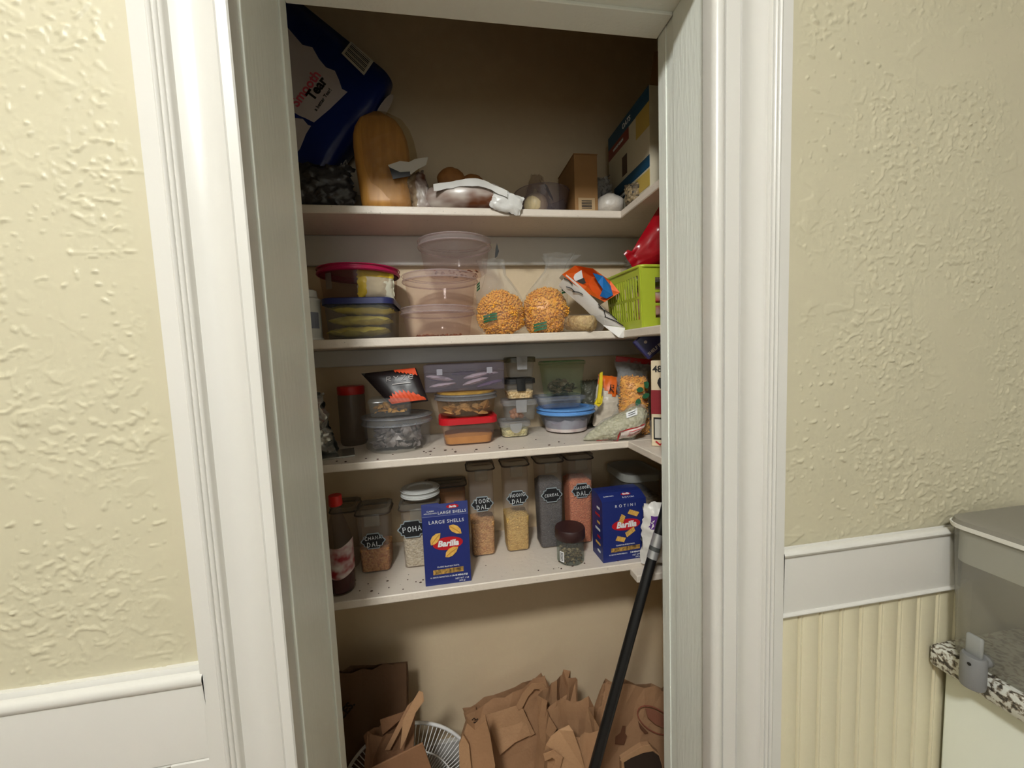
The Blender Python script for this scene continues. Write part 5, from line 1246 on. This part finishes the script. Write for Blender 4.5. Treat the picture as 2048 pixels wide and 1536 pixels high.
# clear bowl with white onion and net bag
xbw = mid(1028, 1146, 390, 1.14); rbw = (W(1146, 390, 1.14)[0] - W(1028, 390, 1.14)[0]) / 2 * .95
hbw = W(1087, 367, 1.09)[2] - z1
bw_ = thing('clear_bowl', 'clear round plastic bowl holding a white onion', 'bowl', (xbw, 1.165, z1))
mb = MB(); mb.lathe([(rbw * .7, 0), (rbw * .78, .006), (rbw * .95, hbw - .004), (rbw, hbw - .002), (rbw, hbw), (rbw * .95, hbw)], 36, cap0=True); obj('bowl', mb, clear('violet_bowl', (226, 220, 226), .22, (160, 150, 158), .12), bw_, 50)
mb = MB(); ron = .036
mb.lathe([(.004, -ron * .86), (ron * .55, -ron * .80), (ron * .9, -ron * .45), (ron, 0), (ron * .9, ron * .45), (ron * .55, ron * .78), (ron * .2, ron * .98), (ron * .10, ron * 1.25), (.001, ron * 1.3)], 24)
o = obj('onion', mb, mat('white_onion_skin', (226, 204, 160), .45, var=.3, vscale=20, stretch=(6, 6, 1)), None, True, (W(1071, 392, 1.13)[0], 1.132, z1 + .004 + ron * .87)); tag(o, 'white onion sitting in the clear bowl', 'onion')
nt_ = thing('net_bag', 'limp translucent net bag rising out of the clear bowl', 'bag', (xbw - .010, 1.185, z1 + .03))
mb = pillow(.11, .115, .05, 141, .006, 20, nu=18, nv=20, top=.28, ex=.5); obj('net', mb, clear('net_film', (236, 230, 226), .12, (150, 138, 134), .3, .01, 90), nt_, True)
mb = MB(); mb.prism([(.022, -.012, .085), (.030, -.012, .080), (.046, -.012, .045), (.048, -.012, .034), (.040, -.012, .045), (.030, -.012, .060)], (0, .0015, 0)); obj('dark_tag', mb, mat('dark_tag_print', (52, 44, 38), .5), nt_)
# cardboard box
x0, x1 = W(1150, 400, 1.085)[0], W(1196, 400, 1.085)[0]; hcb = W(1173, 309, 1.085)[2] - z1
kb = thing('cardboard_box', 'narrow brown cardboard box standing between bowl and white bag', 'box', ((x0 + x1) / 2, 1.085, z1), .0)
mb = MB(); wb = x1 - x0; mb.box(-wb / 2, wb / 2, 0, .155, 0, hcb, bev=.0015); obj('box', mb, mat('brown_cardboard', (152, 112, 66), .7, var=.2, vscale=20), kb)
mb = MB(); mb.box(-wb / 2 - .001, wb / 2 + .001, -.001, .156, hcb, hcb + .002); obj('flap', mb, mat('brown_cardboard'), kb)
mb = MB(); mb.box(-wb * .36, wb * .36, -.001, 0, .006, hcb * .26); bl2 = obj('barcode_label', mb, mat('tan_label', (178, 150, 112), .6), kb)
mb = MB()
for k in range(6): mb.box(-wb * .22, wb * .22, -.0016, -.0009, .012 + k * .004, .0138 + k * .004 + .0006 * (k % 2))
obj('bars', mb, INKB, bl2)
# white knotted bag
wb_ = thing('white_bag', 'small knotted white plastic bag in the corner of top shelf', 'bag', (W(1226, 412, 1.08)[0], 1.105, z1))
mb = lump(.042, .04, .034, 151, .10, 1.8, 22, 16, flat=.028); move(mb, (0, 0, .028)); obj('bag', mb, mat('white_bag_plastic', (206, 198, 188), .35, bump=.003, bscale=50), wb_, True)
mb = pillow(.055, .07, .03, 152, .012, 40, nu=14, nv=14, ex=.5, top=.8); obj('ears', mb, clear('milky_film', (225, 225, 225), .45, (180, 178, 175), .2, .01), wb_, True, (-.012, .02, .045))
sg = thing('speckled_bag', 'small clear bag of speckled seeds before the oat carton', 'bag', (W(1266, 395, 1.03)[0], 1.03, z1), -.9)
obj('bag', pillow(.045, .062, .035, 155, .004, 40, nu=12, nv=12, ex=.5), grains('speckled_seed', (150, 130, 96), (44, 36, 30), 130), sg, True)
# tall oat carton facing left on the side board
ob = thing('oat_carton', 'tall white carton with blue bands on the side board', 'carton', (.532, 1.0, z1), 0)
ya, yb2 = Wx(1300, 370, .532)[1], Wx(1219, 400, .532)[1]; yb2 = min(yb2, 1.24)
zt0, zt1 = Wx(1290, 195, .532)[2] - z1, Wx(1220, 262, .532)[2] - z1; hO = zt1 * .5 + zt0 * .5
mb = MB(); mb.box(0, .11, ya - 1.0, yb2 - 1.0, 0, hO, bev=.001); obj('carton', mb, mat('white_carton', (206, 196, 172), .5), ob)
def side(name, y0, y1, f0, f1, m, lift=.0006):
    mb = MB(); mb.box(-lift, 0, y0 - 1.0, y1 - 1.0, hO * f0, hO * f1); return obj(name, mb, m, ob)
TEAL = mat('teal_print', (24, 76, 108), .45); dy = yb2 - ya
side('blue_band', ya, yb2, .86, 1.0, TEAL); side('red_band', ya + dy * .45, yb2, .74, .86, mat('brick_print', (132, 52, 40), .45)); side('blue_band', ya, ya + dy * .85, .27, .38, TEAL)
side('dark_band', ya + dy * .42, yb2, .19, .275, mat('dark_teal_print', (14, 44, 62), .45)); side('yellow_panel', ya, ya + dy * .30, .10, .25, mat('mustard_print', (196, 168, 84), .45))
side('yellow_panel', ya, ya + dy * .28, .64, .86, mat('mustard_print'))
side('small_art', ya + dy * .5, ya + dy * .62, .42, .62, mat('umber_print', (74, 52, 40), .5), .0009)
for k, (s, f, d_) in enumerate((('OATS', .925, .5), ('WHOLE GRAIN', .80, .72), ('HOT CEREAL', .23, .62))):
    text('lettering', s, .020 if k == 0 else .010, INKW, ob, (-.0012, ya - 1.0 + dy * d_, hO * f), (math.pi / 2, 0, -math.pi / 2), bold=.0004)
mb = MB(); mb.prism([(.004, ya - 1.0 + .002, hO), (.055, ya - 1.0 + .004, hO), (.050, ya - 1.0 - .010, hO + .075), (.008, ya - 1.0 - .012, hO + .07)], (0, .0015, 0)); obj('flap', mb, mat('brown_cardboard'), ob)
# clear bag of oats in front of it
og = thing('oat_bag', 'tall clear bag of rolled oats beside the oat carton', 'bag', (Wx(1318, 360, .545)[0] + .03, .872, z1), -.7)
bodyo = pillow(.085, .20, .055, 161, .003, 24, nu=12, nv=16, ex=.45); puffs('rolled_oats', 'rolled oats inside the tall clear bag', bodyo, 700, .0036, (og.location[0], og.location[1], z1 + .003), 9, -.7, grains('rolled_oat', (206, 182, 134), (166, 138, 92), 60))
obj('film', pillow(.098, .235, .066, 161, .003, 24, nu=16, nv=20, ex=.45), FILM, og, True)
mb = MB()
for k in range(10): mb.box(-.044 + .001 * (k % 3), -.022 - .004 * (k % 2), -.0145, -.0135, .035 + k * .012, .038 + k * .012)
obj('fine_print', mb, INKB, og)

# ================================================================== CLOSET FLOOR
def paper_bag(name, label, loc, w, d, h, rz=0.0, tilt=(0, 0), m=KRAFT, seed=0, crumple=.008, cat='paper bag', cuts=None, flatten=1.0):
    """open-topped grocery bag: four creased walls with folded gussets and a bottom, slightly crushed"""
    t = thing(name, label, cat, loc, rot=(tilt[0], tilt[1], rz))
    mb = MB(); nz_ = 9; per = []
    for (ax, ay), (bx, by), n in (((-1, -1), (1, -1), 8), ((1, -1), (1, 1), 4), ((1, 1), (-1, 1), 8), ((-1, 1), (-1, -1), 4)):
        for k in range(n): per.append((ax + (bx - ax) * k / n, ay + (by - ay) * k / n, n == 4 and k == 2))
    rings = []
    for j in range(nz_):
        f = j / (nz_ - 1); ring = []
        for (u, v, gus) in per:
            g = .30 * f if gus else 0
            x = u * w / 2 * (1 - g); y = v * d / 2 * (1 - (1 - flatten) * f)
            c = crumple * (.3 + f); x += c * fb(u * 2.3, v * 2.3, f * 5, seed); y += c * fb(u * 2.3, v * 2.3, f * 5, seed + 7)
            z = h * f + (c * 1.5 * fb(u * 3, v * 3, f, seed + 11) if j == nz_ - 1 else 0)
            if cuts and j >= nz_ - 2: z += cuts(u, v) * h * (1 if j == nz_ - 1 else .5)
            ring.append((x, y, max(z, 0)))
        rings.append(ring)
    mb.loft(rings, True, False)
    inner = [[(p[0] * .985, p[1] * .985, p[2] - .0004) for p in r] for r in rings]; mb.loft(inner, False, False)
    obj('bag', mb, m, t)
    return t


def handle(t, pts, m=KRAFT2, hw=.009, nrm=(0, -1, 0)):
    mb = MB(); mb.ribbon(pts, hw, nrm, .0012); return obj('handle', mb, m, t)


def flapstrip(t, name, pts, m):
    mb = MB(); mb.prism([tuple(Vector(p)) for p in pts], (0, .0014, 0)); return obj(name, mb, m, t)


def atfloor(px, y): return W(px, 1500, y)[0]


# big brown carton-bag at the left, lettered; lamp shadow put into its kraft colour
lb_ = paper_bag('paper_bag', 'large brown paper bag with shade in its colour and diagonal lettering at the left', (atfloor(745, 1.10) - .035, 1.13, .004), .25, .13, W(750, 1338, 1.12)[2] - .004, .0, (0, .03), mat('kraft_paper_shaded', (104, 74, 50), .75, var=.3, vscale=10, var_rgb=(92, 64, 42), bump=.001, bscale=120), 3, .008, flatten=.12)
mat('dark_print', (52, 36, 26), .6)
text('lettering', 'SPICES.', .030, mat('deep_brown_print', (34, 22, 14), .6), lb_, (-.048, -.050, .450), (math.pi / 2 - .13, -.85, 0), bold=.0012)
# torn side flaps of a second bag in front of it
tb_ = paper_bag('paper_bag', 'crumpled paper bag with torn flaps before the large shaded bag', (atfloor(757, .96) - .02, .975, .004), .11, .05, W(780, 1450, .98)[2] - .02, .25, (.0, .10), KRAFT3, 8, .015, flatten=.2)
base = Vector(tb_.location)
for k, (pts_, m_) in enumerate((([(838, 1382), (846, 1385), (848, 1402), (832, 1424), (812, 1478), (800, 1500), (806, 1440), (826, 1402)], KRAFT2), ([(815, 1412), (828, 1400), (842, 1395), (836, 1420), (806, 1450), (780, 1500), (770, 1500)], KRAFT), ([(760, 1440), (805, 1425), (825, 1412), (800, 1440), (765, 1470)], KRAFT3))):
    mb = MB(); mb.prism([tuple(W(a, b, .955 + .012 * k)) for a, b in pts_], (0, .0015, 0)); o = obj('torn_flap', mb, m_, tb_); o.matrix_parent_inverse = Matrix.Translation(-base) if False else tb_.matrix_basis.inverted()
# fan guard
cf = W(821, 1587, 1.06); Rf = .142 * 1.06 / .775
fg = thing('fan_guard', 'round white wire fan guard standing behind the paper bags', 'fan guard', tuple(cf), rot=(-.12, 0, 0))
WIRE = mat('white_wire', (232, 230, 228), .4)
mb = MB(); mb.tube([(Rf * math.cos(a), 0, Rf * math.sin(a)) for a in [2 * math.pi * k / 72 for k in range(72)]], .0048, 8, closed=True); obj('outer_ring', mb, WIRE, fg, True)
mb = MB(); mb.tube([(Rf * .66 * math.cos(a), -.014, Rf * .66 * math.sin(a)) for a in [2 * math.pi * k / 60 for k in range(60)]], .0022, 6, closed=True); obj('inner_ring', mb, WIRE, fg, True)
mb = MB(); mb.lathe([(.001, -.012), (.035, -.010), (.038, 0), (.001, .004)], 24); turn(mb, Matrix.Rotation(math.pi / 2, 4, 'X')); obj('hub', mb, WIRE, fg, 40)
wire_mesh = None
NS = 96
for k in range(NS):
    a = 2 * math.pi * k / NS
    if wire_mesh is None:
        mb = MB(); mb.tube([(.036, -.012, 0), (Rf * .4, -.018, 0), (Rf * .75, -.011, 0), (Rf, 0, 0)], .0013, 5); o = obj('spoke', mb, WIRE, fg, True); wire_mesh = o.data
    else:
        o = bpy.data.objects.new('spoke', wire_mesh); COL.objects.link(o); o.parent = fg
    o.rotation_euler = (0, -a, 0)
# middle bag with the dark emblem and strap handles
mz = W(1010, 1390, 1.13)[2]
mbg = paper_bag('paper_bag', 'wide kraft paper bag with twin strap handles, in the middle', (atfloor(1020, 1.14) + .092, 1.165, .004), .275, .12, mz - .012, .02, (0, -.28), KRAFT, 15, .010, flatten=.15)
hl = .43
def onplane(px, py, y): return W(px, py, y)
def attach(o, t): o.matrix_parent_inverse = t.matrix_basis.inverted() if False else (Matrix.Translation(t.location) @ t.rotation_euler.to_matrix().to_4x4()).inverted(); return o
def strip_px(t, name, pts, y, m, hw):
    mb = MB(); mb.ribbon([W(a, b, y) for a, b in pts], hw, (0, -1, 0), .0014); return attach(obj(name, mb, m, t), t)
def poly_px(t, name, pts, y, m, th=.0014):
    mb = MB(); mb.prism([tuple(W(a, b, y if not isinstance(y, (list, tuple)) else y[k % len(y)])) for k, (a, b) in enumerate(pts)], (0, th, 0)); return attach(obj(name, mb, m, t), t)
strip_px(mbg, 'handle', [(1036, 1418), (1050, 1390), (1066, 1372), (1082, 1372), (1094, 1388), (1108, 1410)], 1.128, KRAFT2, .011)
strip_px(mbg, 'handle', [(1040, 1420), (1052, 1446), (1064, 1470)], 1.118, KRAFT2, .010)
strip_px(mbg, 'emblem', [(939, 1454), (946, 1446), (956, 1442), (966, 1441)], 1.122, mat('dark_print'), .0015)
strip_px(mbg, 'emblem', [(944, 1440), (948, 1436), (952, 1440), (956, 1437)], 1.122, mat('dark_print'), .0015)
poly_px(mbg, 'folded_panel', [(975, 1430), (1032, 1412), (1050, 1440), (1062, 1470), (1030, 1485), (1000, 1510), (985, 1470)], [1.125, 1.122, 1.118, 1.112, 1.105, 1.10, 1.115], KRAFT2)
fd = thing('folded_bag', 'folded kraft bag with a torn top beside the cardboard sheet', 'paper bag', (atfloor(952, .985), .99, .004))
poly_px(fd, 'torn_sheet', [(928, 1860), (930, 1500), (922, 1484), (934, 1446), (950, 1460), (972, 1440), (980, 1470), (990, 1530), (990, 1860)], .985, KRAFT, .018)
poly_px(fd, 'torn_flap', [(926, 1860), (918, 1490), (926, 1470), (938, 1490), (944, 1550), (944, 1860)], .972, KRAFT2, .006)
# narrow folded bag
nbg = paper_bag('paper_bag', 'narrow folded kraft bag between the two wider bags', (atfloor(1100, 1.04) + .012, 1.05, .004), .105, .10, W(1120, 1385, 1.03)[2] - .004, .35, (0, .06), KRAFT, 22, .012, flatten=.55, cuts=lambda u, v: .05 * u - .03)
# front bag with a folded lip
fbg2 = paper_bag('paper_bag', 'front kraft bag with a rounded folded lip and strap', (atfloor(1130, .93), .945, .004), .125, .10, W(1120, 1462, .91)[2] - .01, -.15, (0, .05), KRAFT, 27, .012, cuts=lambda u, v: .05 * u)
poly_px(fbg2, 'folded_lip', [(1088, 1508), (1092, 1490), (1102, 1473), (1118, 1460), (1138, 1451), (1146, 1462), (1160, 1500), (1172, 1545), (1120, 1545), (1112, 1500)], [.872, .872, .876, .88, .884], KRAFT2)
strip_px(fbg2, 'handle', [(1088, 1514), (1106, 1507), (1118, 1516), (1112, 1536), (1104, 1552)], .866, KRAFT, .010)
# low brown box front left
bx_ = thing('cardboard_sheet', 'stiff brown cardboard sheet standing in front of the fan guard', 'cardboard', (atfloor(872, .93), .93, .004), rot=(0, -.22, .1))
hbx = W(880, 1503, .90)[2] - .004
mb = MB(); mb.box(-.062, .075, -.002, .002, 0.014, hbx, bev=.001); obj('sheet', mb, KRAFT3, bx_)
# right bag with red print and torn mouth
rbg = paper_bag('paper_bag', 'kraft paper bag with faint red print and torn mouth at right', (atfloor(1262, 1.07) - .030, 1.09, .004), .27, .14, W(1240, 1375, 1.07)[2] - .02, -.03, (0, .24), KRAFT, 33, .010, flatten=.12)
RDP = mat('faded_red_print', (162, 92, 72), .7)
def ring_px(t, name, c, rx, ry, y, m, hw, a0=0, a1=6.2832, rot=0.0):
    pts = [(c[0] + rx * math.cos(a) * math.cos(rot) - ry * math.sin(a) * math.sin(rot), c[1] + rx * math.cos(a) * math.sin(rot) + ry * math.sin(a) * math.cos(rot)) for a in [a0 + (a1 - a0) * k / 24 for k in range(25)]]
    return strip_px(t, name, pts, y, m, hw)
YR = 1.042
ring_px(rbg, 'red_print', (1310, 1440), 40, 22, YR, RDP, .0014, rot=.6)
poly_px(rbg, 'red_print', [(1290, 1415), (1310, 1420), (1328, 1432), (1330, 1458), (1312, 1450), (1296, 1436)], YR + .002, mat('faint_red_print', (158, 102, 78), .7), .0008)
poly_px(rbg, 'bottle_print', [(1245, 1452), (1251, 1452), (1250, 1466), (1254, 1472), (1248, 1490), (1230, 1488), (1231, 1474), (1241, 1466)], YR, mat('umber_bag_print', (120, 78, 54), .7), .0008)
poly_px(rbg, 'dark_print', [(1276, 1442), (1284, 1452), (1297, 1466), (1290, 1468), (1280, 1456)], YR, mat('umber_bag_print'), .0008)
lw_ = thing('folded_bag', 'low torn kraft bag with a shade-painted mouth at the lower right', 'paper bag', (atfloor(1288, .94), .95, .004))
poly_px(lw_, 'bag', [(1250, 1860), (1243, 1521), (1262, 1508), (1284, 1494), (1300, 1492), (1318, 1508), (1326, 1530), (1330, 1860)], .932, KRAFT, .014)
poly_px(lw_, 'mouth_shade', [(1248, 1524), (1262, 1515), (1286, 1505), (1304, 1502), (1318, 1512), (1324, 1532), (1326, 1580), (1254, 1580)], .930, mat('hollow_shade_tone', (50, 34, 22), .9), .0014)  # flat dark sheet, painted shade of the bag's inside
poly_px(lw_, 'torn_lip', [(1240, 1520), (1262, 1506), (1286, 1492), (1300, 1490), (1308, 1502), (1286, 1506), (1262, 1516), (1246, 1526)], .925, KRAFT2, .0014)

# crumbs on the two lower shelves
rnd = random.Random(17)
CR = mat('dark_crumb', (72, 44, 30), .8)
for zsh, lab in ((S3, 'dark crumbs scattered on the third shelf'), (S4, 'dark crumbs scattered on the lowest shelf')):
    mb = MB()
    for k in range(36):
        x = rnd.uniform(-.30, .46); y = .985 + abs(rnd.gauss(0, .035)); s = rnd.uniform(.0008, .0026)
        c = lump(s * rnd.uniform(1, 1.8), s, s * .6, k, .2, 1.5, 6, 4); mb.add([(v[0] + x, v[1] + y, v[2] + zsh + s * .5) for v in c.v], c.f)
    o = obj('crumbs', mb, CR, None); tag(o, lab, 'crumbs', None, 'stuff')
